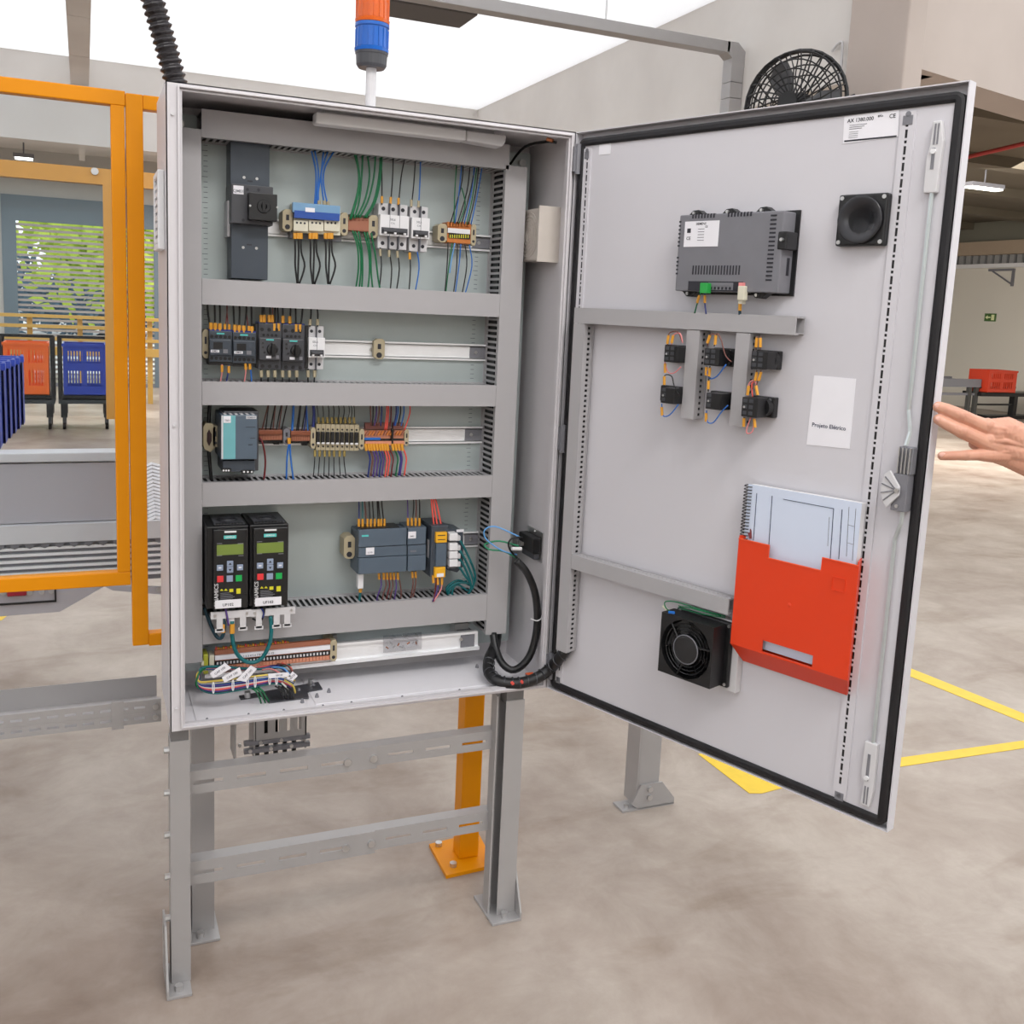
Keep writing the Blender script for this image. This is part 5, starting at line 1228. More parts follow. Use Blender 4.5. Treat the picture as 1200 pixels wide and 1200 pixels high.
for k, (a, b, c) in enumerate(((428.5, 432, 'navy'), (432, 435, 'brown'), (435, 438, 'purple'), (438, 441.5, 'purple'), (441.5, 445, 'navy'), (445, 448, 'purple'), (448, 452, 'red'), (451, 455, 'red'), (454, 459, 'darkred'), (460, 464.5, 'green'), (463.5, 468, 'navy'), (467, 469.5, 'purple'), (471, 474.5, 'red'))):
    sp.append((c, [(a, 522), (b+1.5, 536), (b+.5, 548), (b-1.5, 563)])); mk.append((a-.3, 520, a+1, 528))
wires('coloured wire from the tiered terminals into the fourth duct', 'wires below the tiered terminals', sp, .045, .0017, marks=mk)
# row 4
sp, mk = [], []
for a, b, c in ((420, 420.5, 'navy'), (424, 425, 'teal'), (427, 430.5, 'brown'), (432, 434.5, 'black'), (436, 439, 'black'), (441.5, 443.5, 'black'), (443, 446.5, 'black'), (447, 450.5, 'black')):
    sp.append((c, [(a, 578), (a+.8, 594), (b, 619)])); mk.append((b, 608, b, 617))
wires('wire from the fourth duct into the top of the controller', 'wires above the controller', sp, .055, .0014, marks=mk)
sp, mk = [], []
for a, b, c in ((477, 478, 'purple'), (484, 482.5, 'black'), (487, 487, 'brown'), (491, 491.5, 'black')):
    sp.append((c, [(a, 578), (a+.8, 594), (b, 618)])); mk.append((b, 607, b, 616))
wires('wire from the fourth duct into the top of the expansion module', 'wires above the expansion module', sp, .055, .0014, marks=mk)
wires('salmon red wire from the fourth duct into the safety relay', 'red wires above the safety relay', [('red', [(505, 577), (506, 592), (509.5, 625)]), ('red', [(507, 577), (509, 594), (514, 625)]), ('red', [(508, 577), (513, 596), (519, 626)])], .07, .0019,
      marks=[(509, 616, 509.5, 624), (513.5, 616, 514, 624), (518, 617, 519, 625)])
sp, mk = [], []
for a, b, c in ((444, 446, 'purple'), (449.5, 452, 'brown'), (453.5, 457, 'darkred'), (457.5, 461, 'brown'), (461.5, 466, 'purple'), (466, 473, 'brown')):
    sp.append((c, [(a, 670), (a+3, 685), (b-3, 697), (b-5, 708)])); mk.append((a, 671, a+.5, 679))
wires('brown or purple wire below the controller', 'wires below the controller', sp, .06, .0014, marks=mk)
wires('brown wire below the expansion module', 'wires below the expansion module', [('brown', [(483, 669), (484, 685), (480, 707)]), ('brown', [(487, 669), (487, 685), (482, 707)])], .06, .0014, marks=[(483, 670, 483.5, 677), (487, 670, 487.3, 677)])
wires('wire below the yellow terminals of the safety relay', 'wires below the safety relay', [('darkred', [(511.5, 676), (510, 692), (508, 705)]), ('pink', [(518, 676), (517, 690), (508, 705)]), ('purple', [(514, 676), (513, 690), (507, 705)])], .09, .0015,
      marks=[(507.5, 674, 508, 683), (518, 677, 517.8, 685), (513, 677, 513, 685)])
pc = thing('network_cable', 'teal cable with white plug under the controller\'s left corner', 'cable')
build('plug', MB().pb(419.5, 673, 426, 690, .045, .06), m_white, pc, bevel=.001); build('cable', MB().ptube([(423, 690), (421.5, 700), (420, 712)], .05, .0028), mw('teal'), pc)
build('marker', MB().ptube([(423, 686), (422, 694)], .05, .0036, smooth=0), m_mark, pc)
for k, pts in enumerate(([(539, 633, .088), (548, 650, .085), (557, 675, .07), (550, 692, .06), (536, 685, .055), (526, 694, .055), (537, 703, .05), (552, 698, .05)],
                         [(539, 645, .088), (548, 662, .08), (555, 685, .07), (543, 700, .06), (527, 698, .055), (524, 688, .055), (537, 680, .055), (551, 686, .05)],
                         [(538, 654, .088), (546, 668, .08), (552, 690, .07), (540, 703, .06), (530, 700, .055), (533, 686, .055), (547, 681, .055)],
                         [(538, 664, .088), (545, 675, .08), (550, 683, .07), (536, 683, .06), (524, 692, .055), (531, 702, .055), (548, 700, .05)])):
    top('network_cable', MB().ptube(pts, .07, .0026), mw('teal'), ['teal network cable of the topmost white plug, coiled on the duct', 'teal network cable of the second white plug, coiled on the duct',
        'teal network cable of the third white plug, coiled on the duct', 'teal network cable of the lowest white plug, coiled on the duct'][k], 'cable', 'teal network cables at the switch', smooth=True)
# drive cables
t = thing('drive_network_cable', 'thick teal cable sagging between the two black drives', 'cable')
build('cable', MB().ptube([(272, 728, .12), (272, 745, .115), (277, 765, .11), (290, 776, .11), (305, 773, .11), (315, 757, .115), (318, 740, .12), (317, 722, .12)], .11, .0042, seg=8), mw('teal'), t, smooth=True)
build('plug', MB().pb(266, 717, 275, 732, .105, .12), m_white, t, bevel=.002); build('marker', MB().ptube([(272, 731), (272, 742)], .12, .0052, smooth=0), m_mark, t)
t = thing('drive_power_cable', 'dark teal cable curling under the left black drive', 'cable')
build('cable', MB().ptube([(240, 712, .08), (246, 730, .09), (254, 746, .11), (260, 747, .115), (263, 735, .12), (262, 725, .12)], .11, .0038, seg=8), mat('wire_dark_teal', (20, 58, 72), .45), t, smooth=True)
build('marker', MB().ptube([(262, 731), (261, 741)], .12, .005, smooth=0), m_mark, t); build('plug', MB().pb(259, 718, 265, 732, .105, .12), m_white, t, bevel=.002)
wires('purple lead running down over the left drive\'s shield plate', None, [('purple', [(264, 712, .127), (266, 722, .127), (268, 733, .125)])], .12, .002)
wires('black lead between the shield plates of the drives', None, [('black', [(296, 725, .11), (305, 728, .12), (309, 720, .127), (310, 712, .127)])], .12, .0022)
wires('blue lead over the right drive\'s shield plate', None, [('navy', [(306, 713, .127), (309, 718, .128), (308, 724, .127)])], .12, .0016)

# bundle at the bottom left
gb = 'multicoloured wires tied in the bottom bundle'
cols = ['yellow', 'navy', 'white', 'black', 'blue', 'purple', 'navy', 'white', 'pink', 'red', 'navy', 'purple', 'black', 'teal']
for k, c in enumerate(cols):
    o_ = k/len(cols); dy = -9+18*o_; j = random.uniform(-1, 1)
    pts = [(345-6*o_, 798+10*o_, .12), (325, 796+dy*.5+j, .14), (300, 799+dy*.7, .145), (275, 803+dy*.8, .145), (250, 806+dy*.9-j, .14), (234, 803+dy*.4, .13), (231+3*o_, 793+dy*.2, .12), (238+4*o_, 785-4*o_, .10), (256+4*k, 784, .08), (262+6*k, 779, .075)]
    top('wire', MB().ptube(pts, .12, .0027), mw(c), {'lblue': 'light blue'}.get(c, c)+' wire in the tied bundle on the cabinet floor', 'wire', gb, smooth=True)
for ki, (x, y) in enumerate(((250, 806), (273, 803), (290, 800), (299, 799), (316, 796), (324, 796))):
    top('cable_tie', MB().ptube([(x+9*math.cos(a)*.12, y+6.5*math.sin(a)) for a in [i*math.pi/6 for i in range(13)]], .155, .0011, smooth=0), m_white, 'white cable tie on the multicoloured bottom bundle, '+('leftmost' if ki == 0 else 'rightmost' if ki == 5 else ORD[ki]+' from left'), 'cable tie', 'white ties on the bottom bundle')
for k, (q, tx) in enumerate((([(246, 789), (264, 777), (271, 783), (250, 795)], 'leftmost'), ([(260, 794), (281, 782), (284, 790), (263, 800)], 'second from left'), ([(277, 797), (294, 780), (301, 784), (288, 799)], 'middle'),
                             ([(314, 790), (338, 788), (341, 793), (315, 795)], 'second from right, flat'), ([(336, 795), (343, 787), (349, 792), (343, 798)], 'rightmost'))):
    t = thing('cable_tag', tx+' white cable tag lying on the bottom bundle', 'tag', 'white tags on the bottom bundle')
    build('plate', MB().pp(q, .158, .160), m_paper, t)
    cx_, cy_ = sum(p[0] for p in q)/4, sum(p[1] for p in q)/4; (xa1, za1), (xa2, za2) = C.un(*q[0], .16), C.un(*q[1], .16)
    build('tag_text', MB().ptext('CAP 100' if k < 3 else 'W10', cx_, cy_, .1602, .0065, ang=math.atan2(za2-za1, xa2-xa1)), m_inkg, t)
sp = [('pink', [(307, 785, .09), (318, 784, .1), (328, 789, .12), (334, 797, .12)]), ('red', [(330, 777, .08), (341, 783, .1), (343, 795, .12)]), ('navy', [(322, 780, .08), (334, 786, .1), (342, 796, .12)]), ('lblue', [(318, 782, .08), (332, 783, .1), (341, 792, .12)]),
      ('brown', [(325, 778, .08), (337, 780, .1), (344, 790, .12)])]
wires('coloured wire arching from the bottom strip toward the rightmost tag', 'wires above the rightmost tag', sp, .1, .0018)
sp = [('green', [(294+4*k, 806-.5*k, .14), (300+4*k, 810, .15), (304+4.4*k, 818, .13), (306+5*k, 824, .12)]) for k in range(3)] + [('black', [(322+4*k, 804, .14), (328+4*k, 808, .14), (332+4*k, 819, .12)]) for k in range(4)] + [('white', [(330, 800, .14), (336, 806, .14), (338, 814, .12)]), ('yellow', [(333, 797, .14), (343, 803, .14), (346, 812, .12)])]
wires('wire end bending down into the floor opening', 'wire ends entering the floor opening', sp, .13, .002)
wires('green wire looping from the earth terminal to the bundle', None, [('green', [(241, 783, .1), (234, 788, .12), (230, 800, .13), (232, 806, .13)])], .12, .0022)
t = thing('earth_bar', 'dark flat earth bar with bolts on the cabinet floor', 'bracket')
pg = [floorpt(x, y, .5625) for x, y in ((280, 815), (373, 799), (378, 807), (360, 810), (362, 817), (315, 823), (308, 815), (282, 819))]
build('bar', MB(W0).loft([[(p.x, p.y, z) for p in pg] for z in (.5595, .5625)]), m_anth, t)
screws(t, W0, [tuple(floorpt(x, y, .5625)) for x, y in ((364, 802), (334, 814), (290, 817))], .0065, .012, ax=2, name='bolt')
# black cable loops at the right
t = thing('inlet_cable', 'black cable looping down from the inlet at the right wall', 'cable')
build('sheath', MB().ptube([(605, 657, .15), (618, 672, .16), (628, 700, .16), (629, 738, .16), (620, 770, .16), (603, 785, .15), (589, 778, .13), (581, 760, .10), (578, 742, .08)], .15, .0085, seg=10), m_black, t, smooth=True)
build('blue_core', MB().ptube([(606, 650, .15), (588, 645, .14), (570, 632, .13), (568, 621, .13), (580, 617, .135), (600, 625, .15), (610, 630, .155)], .14, .0017), mw('lblue'), t, smooth=True)
build('green_core', MB().ptube([(606, 654, .15), (590, 646, .14), (574, 644, .13), (568, 638, .12), (585, 634, .13), (608, 640, .15)], .14, .0022), mat('wire_green_light', (30, 130, 90), .45), t, smooth=True)
build('black_core', MB().ptube([(606, 654, .15), (598, 645, .155), (596, 636, .16), (602, 630, .16), (612, 630, .16)], .15, .0022), m_black, t, smooth=True)
build('white_lug', MB().ptube([(600, 643, .165), (611, 643, .165)], .16, .004, smooth=0), m_white, t)
build('cable_tie', MB().ptube([(622, 725), (629, 727.5), (634, 725), (635, 721)], .172, .0013), m_white, t)
t = thing('door_cable_harness', 'thick ribbed black harness sagging from the cabinet to the door duct', 'cable')
pts = [C.w(*C.p(x, y, n)) for x, y, n in ((582, 742, .05), (580, 757, .08), (573, 773, .12), (573, 788, .15), (583, 798, .18), (605, 801, .2), (628, 795, .215), (645, 783, .22))] + [D.w(*D.p(658, 768, .02)), D.w(*D.p(664, 760, .014))]
build('sheath', MB(W0).tube([tuple(p) for p in pts], .0125, seg=12, smooth=8), m_black, t, smooth=True)
mb = MB(W0)
L_ = pts
for k in range(16):
    f = 2.2+k*.42; i = int(f); p = L_[i].lerp(L_[i+1], f-i); d = (L_[i+1]-L_[i]).normalized()
    ring_ = []
    X_ = d.orthogonal().normalized(); Y_ = d.cross(X_)
    mb.tube([tuple(p+d*.004*math.sin(a)+X_*.0128*math.cos(a)+Y_*.0128*math.sin(a)) for a in [j*math.pi/6 for j in range(12)]], .0012, seg=4, smooth=0, closed=True)
build('spiral_wrap', mb, m_anth, t)
for x, y in ((600, 800.5), (611, 799), (624, 795)): build('red_mark', MB().ptube([(x-.5, y-1, .214+.0), (x+1.5, y+1.2, .214)], .21, .0035, smooth=0), mw('red'), t)
t = thing('corner_screw', 'orange capped screw on the cabinet floor near the hinge corner', 'screw')
q = onx(623, 787, .775); build('cap', MB(W0).tube([(.768, .045, .573), (.785, .045, .573)], .004, smooth=0, seg=8), mat('orange_cap', (220, 96, 50), .4), t); build('head', MB(W0).cyl((.776, .045, .5575), 2, .004, .012, 10), m_steel, t)

# ================================================================== DOOR ITEMS
# operator panel
t = thing('operator_panel', 'grey rear housing of an operator panel clamped in the door', 'operator panel')
dn_ = .036; u0, u1, z0_, z1_ = .309, .5275, 1.4365, 1.5735
m_pan = mat('panel_grey', (118, 118, 124), .4)
build('housing', MB(D).box(u0, u1, -.006, dn_, z0_, z1_), m_pan, t, bevel=.002)
build('front_bezel', MB(D).box(u0-.004, u1+.008, -.0035, .0, z0_-.004, z1_+.004), m_black, t)
mb = MB(D)
for k in range(17): 
    u = u0+.037+k*.0062; mb.box(u, u+.0026, dn_, dn_+.0006, z0_+.030, z0_+.046)
for k in range(16):
    z = z0_+.02+k*.0072; mb.box(u1-.026, u1-.014, dn_, dn_+.0006, z, z+.003)
for k in range(8):
    for base in (u0+.028, u0+.105): u = base+k*.0066; mb.box(u, u+.003, dn_-.006, dn_+.0006, z1_-.007, z1_+.0006)
for k in range(14):
    if k in (5, 6): continue
    z = z0_+.03+k*.0072; mb.box(u0-.0006, u0+.004, dn_-.006, dn_+.0006, z, z+.003)
build('vent_slots', mb, m_ink, t, stuff=True)
build('connector_bay', MB(D).box(u0+.030, u0+.148, dn_, dn_+.0008, z0_+.001, z0_+.018), m_ink, t)
build('bay_grid', MB(D).strip(0, 2, 1, u0+.075, u0+.128, z0_+.003, z0_+.016, dn_+.0008, dn_+.0016, .008, .0055, z0_+.0035, z0_+.0085).box(u0+.075, u0+.128, dn_+.0008, dn_+.0016, z0_+.0095, z0_+.0105), m_pan, t)
build('rating_label', MB(D).pb(802, 259, 842, 289, dn_, dn_+.0006), m_paper, t)
lu, lz = D.un(822, 262, dn_)
mb = MB(D).text('SIEMENS', lu, dn_+.0006, lz-.0005, .006); 
for k in range(5): mb.box(lu-.024+.018, lu+.008, dn_+.0006, dn_+.0009, lz-.010-.005*k, lz-.0092-.005*k)
mb.text('CE', lu-.026, dn_+.0006, lz-.026, .008).text('CE', lu+.012, dn_+.0006, lz-.006, .005); mb.box(lu-.03, lu-.022, dn_+.0006, dn_+.0009, lz-.016, lz-.008)
build('label_text', mb, m_ink, t)
build('card_slot', MB(D).box(u1-.0005, u1+.0006, .008, .016, z0_+.03, z0_+.06), m_ink, t)
for u, z, s in ((u0+.022, z1_, 1), (u0+.095, z1_, 1), (u0+.165, z1_, 1), (u0+.02, z0_, -1), (u1-.05, z0_, -1)):
    c = build('mounting_clip', MB(D).prism([(u-.014, z), (u+.022, z), (u+.008, z+.010*s), (u-.004, z+.009*s)], .004, .022), m_black, t, bevel=.001)
    build('clip_screw', MB(D).cyl((u+.0, .022, z+.004*s), 1, .003, .004, 8), m_steel, c)
c = build('mounting_clip', MB(D).box(u1-.008, u1+.01, .004, .034+.004, (z0_+z1_)/2+.004, (z0_+z1_)/2+.034), m_black, t, bevel=.002)
build('clip_screw', MB(D).cyl((u1+.002, .038, (z0_+z1_)/2+.02), 1, .003, .006, 8), m_steel, c)
t2 = thing('power_plug', 'green power plug with two marked wires under the operator panel', 'plug')
build('body', MB(D).pb(820, 331.5, 829, 343.5, dn_, dn_+.012), mat('green_plug', (40, 160, 70), .4), t2, bevel=.001)
for k, (p, c) in enumerate((([(821, 344), (817, 356), (814, 367)], 'green'), ([(826, 344), (826, 355), (827.5, 368)], 'navy'))):
    o = build('wire', MB(D).ptube(p, .03, .0013), mw(c), t2, smooth=True); build('wire_marker', MB(D).ptube([(p[0][0]-1.5*(k == 0), 346), (p[0][0]-4*(k == 0), 355)], .032, .0026, smooth=0), m_mark, o)
t2 = thing('network_plug', 'white network plug with amber sleeve under the operator panel', 'plug')
build('body', MB(D).pb(864, 335, 872, 352, dn_-.004, dn_+.008), m_cream, t2, bevel=.0015); build('tip', MB(D).pb(865.5, 331, 871, 336, dn_-.002, dn_+.006), mw('pink'), t2)
build('boot', MB(D).pb(865, 352, 870, 356, dn_-.006, dn_+.004), m_cream, t2); build('cable', MB(D).ptube([(867, 355), (867, 369)], .028, .0028), mat('wire_dark_teal', (20, 58, 72), .45), t2); build('sleeve', MB(D).ptube([(867.5, 356), (867, 364)], .030, .0034, smooth=0), m_mark, t2)
# horn
t = thing('horn_speaker', 'square black horn speaker at the upper right of the door', 'horn')
u0, z1_ = D.un(982, 231, .02); u1, z0_ = D.un(1033, 284, .02); cu, cz0 = D.un(1006, 257, .02)
u0, u1, z0_, z1_ = cu-.042, cu+.042, cz0-.041, cz0+.041
build('flange', MB(D).box(u0, u1, -.0035, .012, z0_, z1_), m_black, t, bevel=.003)
build('bell', MB(D).lathe((cu, .012, cz0), 1, [(0, .0375), (.006, .038), (.007, .0365), (.002, .026), (-.004, .014), (-.008, .007), (-.009, .001)], 32), mat('horn_gloss_black', (40, 40, 44), .25), t, smooth=True)
build('throat', MB(D).cyl((cu+.002, .0, cz0), 1, .006, .010, 12), m_ink, t)
screws(t, D, [(u0+.006, .012, z0_+.006), (u1-.006, .012, z0_+.006), (u0+.006, .012, z1_-.006), (u1-.006, .012, z1_-.006)], .0035, .001)
# switch blocks
def swblock(px0, py0, px1, py1, label, n1=.052, two=True):
    t = thing('push_button_block', label, 'switch', 'black contact blocks on the door')
    u0, z1_ = D.un(px0, py0, n1); _, z0_ = D.un(px0, py1, n1); ub = D.un(px1, (py0+py1)/2, .0)[0]
    w_ = .034; u1 = u0+.03
    ub0 = ub-.045; 
    build('mounting_base', MB(D).box(ub0, ub, -.0035, .012, z0_-.001, z1_+.001), m_black, t, bevel=.002)
    build('collar', MB(D).cyl(((u0+ub)/2+.004, .012, (z0_+z1_)/2), 1, min(.016, (z1_-z0_)/2), .014, 16), m_black, t)
    b = build('contact_block', MB(D).box(u0, u1+.002, .02, n1, z0_, z1_), m_black, t, bevel=.001)
    mb = MB(D)
    for c in range(2 if two else 1):
        for r_ in range(3): mb.box(u0+.003+.012*c, u0+.011+.012*c, n1, n1+.001, z0_+.004+r_*(z1_-z0_)/3.2, z0_+.010+r_*(z1_-z0_)/3.2)
    build('terminal_mouth', mb, m_anth, b)
    screws(t, D, [(ub-.008, .012, z1_-.004), (ub-.022, .012, z1_-.004)], .003, .0012); screws(b, D, [(u0+.006, n1+.001, (z0_+z1_)/2)], .002, .0008)
    return t
swblock(779, 405, 805, 424, 'upper left black switch block on the door'); swblock(775, 454, 800, 472, 'lower left black switch block on the door', two=False)
swblock(826, 408, 864, 428, 'upper middle black switch block on the door'); swblock(828, 460, 860, 479, 'lower middle black switch block on the door', two=False)
swblock(881, 411, 916, 432, 'upper right black switch block on the door'); swblock(870, 465, 911, 488, 'lower right black switch block on the door')
def dw(label, grp, specs, marks): wires(label, grp, specs, .045, .0012, fr=D, marks=marks)
dw('looped wire on the upper left switch block of the door', 'wires of the upper left switch', [('brown', [(782, 405), (784, 391), (794, 389), (799, 400)]), ('pink', [(787, 404), (789, 393), (797, 391), (800, 402)]), ('pink', [(779, 424), (783, 436), (790, 437), (798, 430)])],
   [(782, 403, 783.5, 393), (787, 402, 789, 393), (779.5, 426, 779.5, 437)])
dw('wire of the lower left switch block on the door', 'wires of the lower left switch', [('black', [(778, 452), (779, 440), (787, 441), (790, 452), (796, 463)]), ('blue', [(775.5, 473), (777, 487), (785, 486), (795, 474)])], [(778.5, 451, 778.5, 441), (775.5, 477, 776, 487)])
dw('looped wire on the upper middle switch block of the door', 'wires of the upper middle switch', [('brown', [(829, 405), (833, 392), (839, 393)]), ('brown', [(837, 406), (840, 391), (845, 398), (850, 416), (857, 424)]), ('blue', [(828, 429), (831, 443), (840, 441), (851, 427)]), ('black', [(832, 429), (831, 440), (830, 455)])],
   [(829, 402, 832, 393), (838, 404, 839, 393), (828, 430, 827.5, 440), (832, 431, 831, 441)])
dw('wire of the lower middle switch block on the door', 'wires of the lower middle switch', [('black', [(830, 459), (830.5, 445), (833, 443)]), ('blue', [(828, 481), (829, 494), (836, 495), (846, 482), (853, 475)])], [(830, 456, 830.5, 446), (827.5, 484, 827.5, 494)])
dw('wire of the upper right switch block on the door', 'wires of the upper right switch', [('brown', [(886, 410), (887, 394)]), ('brown', [(891, 410), (891, 394)]), ('brown', [(887, 434), (884, 447), (882, 456)]), ('brown', [(892, 434), (888, 447), (885, 455)])],
   [(886, 407, 887, 396), (891, 407, 891, 396), (887, 436, 885, 446), (892, 436, 889, 446)])
dw('salmon wire loop on the lower right switch block of the door', 'wires of the lower right switch', [('pink', [(876, 464), (878, 449), (885, 447), (888, 462)]), ('red', [(882, 465), (881, 450), (884, 448)]), ('pink', [(880, 489), (875, 503), (876, 508), (882, 505), (884, 490)]), ('black', [(872, 489), (872, 500)])],
   [(876, 463, 877.5, 452), (888, 463, 886, 452), (884, 491, 885, 501), (872, 490, 871.5, 500)])
# printed poster
t = thing('project_sheet', 'white sheet headed Projeto Elétrico stuck on the door', 'sheet')
build('paper', MB(D).pp([(954, 440), (1003, 444), (995.5, 526), (945, 521)], -.0039, -.0032), m_paper, t)
(u, z), (ua_, za_) = D.un(970.5, 500, -.003), D.un(988, 503.5, -.003)
build('print', MB(D).text('Projeto Elétrico', u+.001, -.0032, z, .0098, ang=0), mat('navy_ink', (50, 56, 84), .6), t)
# rating sticker
t = thing('type_label', 'white type label reading AX 1380.000 at the top right of the door', 'label')
build('paper', MB(D).pp([(989.5, 136.5), (1053.5, 128.5), (1052.5, 160), (987.5, 168.5)], -.0039, -.0032), m_paper, t)
u, z = D.un(1007, 140.5, -.003)
mb = MB(D).text('AX 1380.000', u+.002, -.0032, z, .0085).text('CE', u+.056, -.0032, z, .009)
for k in range(3): mb.box(u-.016, u+.014-.004*k, -.0032, -.0029, z-.0075-.003*k, z-.0068-.003*k)
for k in range(4): mb.box(u-.016, u+.0, -.0032, -.0029, z-.018-.003*k, z-.0175-.003*k)
mb.box(u-.023, u+.066, -.0032, -.0028, z-.0325, z-.030)
for a_ in range(4): mb.tube([(u+.036+.004*math.cos(x_+a_), -.0028, z+.001+.003*math.sin(x_)) for x_ in (0, .8, 1.6)], .0004, smooth=1, seg=3)
build('print', mb, m_ink, t)
top('small_sticker', MB(D).pb(702, 168.5, 715.5, 181, -.0039, -.0032), m_paper, 'small white sticker in the top hinge corner of the door', 'label')
# document pocket
t = thing('document_pocket', 'orange-red plastic document pocket on the door', 'document holder')
n1 = .032
fr_ = [(865, 631), (901.5, 639), (900, 653), (958.5, 669), (963.5, 654), (1006, 663), (993.5, 797), (856.5, 755)]
P = [D.un(x, y, n1) for x, y in fr_]
pu0, pu1 = (P[0][0]+P[7][0])/2, (P[5][0]+P[6][0])/2
zt_, znt, zbt = (P[0][1]+P[5][1])/2, (P[2][1]+P[3][1])/2, (P[6][1]+P[7][1])/2
ua_, ub_ = P[1][0], P[4][0]
wu0, wz1 = D.un(893.5, 751, n1); wu1, wz0 = D.un(951.5, 781, n1)
wz1 = (D.un(893.5, 751, n1)[1]+D.un(951.5, 767, n1)[1])/2; wz0 = wz1-.021
mb = MB(D); th = .0025
mb.box(pu0, ua_, n1-th, n1, znt, zt_); mb.box(ub_, pu1, n1-th, n1, znt, zt_)
mb.box(pu0, pu1, n1-th, n1, wz1, znt); mb.box(pu0, wu0, n1-th, n1, zbt, wz1); mb.box(wu1, pu1, n1-th, n1, zbt, wz1); mb.box(wu0, wu1, n1-th, n1, zbt, wz0)
build('front_wall', mb, m_pocket, t)
tp = .013
for nm_, a, b_, d_ in (('left_wall', pu0, pu0+tp, .0025), ('right_wall', pu1, pu1-tp, -.0025)):
    build(nm_, MB(D).loft([[(a, n1-.001, z), (a+d_, n1-.001, z), (b_+d_, -.0035, z), (b_, -.0035, z)] for z in (zbt, zt_+.006)]), m_pocket, t)
build('back_wall', MB(D).box(pu0+tp, pu1-tp, -.0035, -.0005, zbt-.03, zt_+.006), m_pocket, t)
mb = MB(D); mb.loft([[(pu0, n1, zbt), (pu1, n1, zbt), (pu1, n1-.003, zbt), (pu0, n1-.003, zbt)], [(pu0+.012, .004, zbt-.036), (pu1-.012, .004, zbt-.036), (pu1-.012, .001, zbt-.034), (pu0+.012, .001, zbt-.034)]])
for a, b_ in ((pu0, pu0+.012), (pu1, pu1-.012)): mb.loft([[(a, n1-.001, zbt), (a, n1-.003, zbt), (b_, 0, zbt)], [(b_, .004, zbt-.034), (b_, .003, zbt-.035), (b_, 0, zbt-.035)]])
build('chamfered_bottom', mb, mat('orange_red_bottom', (214, 56, 18), .4, var=.03), t)
build('rim', MB(D).tube([(pu0, n1, zt_), (ua_, n1, zt_), (ua_+.0005, n1, znt), (ub_, n1, znt), (ub_+.0005, n1, zt_), (pu1, n1, zt_)], .0013, smooth=0), mat('pocket_rim_orange', (236, 84, 40), .4), t)
u, z = D.un(983, 685, n1); build('emboss', MB(D).ring(u-.013, u+.011, z-.012, z+.012, .0012, n1, n1+.0012), m_pocket, t)
u, z = D.un(925, 709, n1); build('injection_mark', MB(D).lathe((u, n1, z), 1, [(0, .004), (.001, .002)], 12), m_pocket, t)
nb = thing('spiral_notebook', 'white spiral-bound drawing set standing in the orange pocket', 'notebook')
n2 = .020; u0, zt2 = D.un(877, 567, n2); u1, _ = D.un(1009, 600, n2); zt3 = D.un(1010.5, 590, n2)[1]
pz = zbt+.004; u1 = min(u1, pu1-.008)
build('cover', MB(D).prism([(u0, pz), (u0, zt2), (u1, zt3), (u1, pz)], n2-.001, n2), mat('notebook_cover', (206, 216, 234), .3, var=.01), nb)
build('pages', MB(D).prism([(u0+.002, pz), (u0+.002, zt2-.001), (u1-.001, zt3-.001), (u1-.001, pz)], .003, n2-.0012), m_white, nb)
up_ = lambda x, y: D.un(x, y, n2)
def ln(x0, y0, x1, y1, w_=.0007, m=None, nm_='drawing_line'):
    build(nm_, MB(D).tube([(up_(x0, y0)[0], n2+.0002, up_(x0, y0)[1]), (up_(x1, y1)[0], n2+.0002, up_(x1, y1)[1])], w_, smooth=0, seg=4), m or mat('print_navy', (44, 56, 84), .5), nb)
ln(887, 578, 883, 633); ln(905, 581, 901, 640); ln(918, 585, 977, 596); ln(977, 596, 973, 655); ln(987, 597, 983, 655)
for q in ((995, 594, 992, 652), (1003, 596, 999, 657), (994, 615, 1001, 617), (993, 636, 1000, 638), (972, 606, 970, 640)): ln(*q, w_=.0004, m=m_inkg, nm_='fine_line')
for k in range(17):
    u, z = D.un(881.5-.35*k, 570+k*3.8, n2)
    build('binding_ring', MB(D).tube([(u-.004, .004, z), (u-.016, .010, z), (u-.014, n2+.003, z-.0005), (u-.003, n2+.004, z-.001), (u+.001, n2+.001, z-.001)], .0010, smooth=2, seg=5), m_black, nb)
top('red_cable_tie', MB(D).tube([(pu0+.012, .012, zt_+.002), (pu0+.014, .018, zt_+.02), (pu0+.018, .022, zt_+.002), (pu0+.013, .022, zt_+.012)], .0018), mw('darkred'), 'dark red tag on the notebook spiral at the pocket corner', 'tag')
# door fan
t = thing('cooling_fan', 'square black axial fan with white filter frame at the bottom of the door', 'fan')
fz0, fz1 = .716, .833; fu0, fu1 = .351, .471; fn = .062
build('filter_frame', MB(D).box(fu0+.022, fu1+.024, -.0035, .014, fz0-.012, fz1+.006), m_lgrey, t, bevel=.001)
build('rear_flange', MB(D).box(fu0+.006, fu1+.012, .014, .024, fz0-.004, fz1+.004), m_black, t, bevel=.003)
def sq_ring(u0, u1, z0, z1, cu, cz, r, n0, n1, seg=32):
    mb = MB(D); o = []; i_ = []
    for k in range(seg):
        a = 2*math.pi*k/seg+math.pi/4; c, s = math.cos(a), math.sin(a); m_ = max(abs(c), abs(s)); o.append((cu+(u1-u0)/2*c/m_, cz+(z1-z0)/2*s/m_)); i_.append((cu+r*c, cz+r*s))
    mb.loft([[(a, n0, b) for a, b in i_], [(a, n1, b) for a, b in i_], [(a, n1, b) for a, b in o], [(a, n0, b) for a, b in o]], cap=False); return mb
cu, cz0 = (fu0+fu1)/2, (fz0+fz1)/2
build('frame', sq_ring(fu0, fu1, fz0, fz1, cu, cz0, .056, .024, fn), m_black, t)
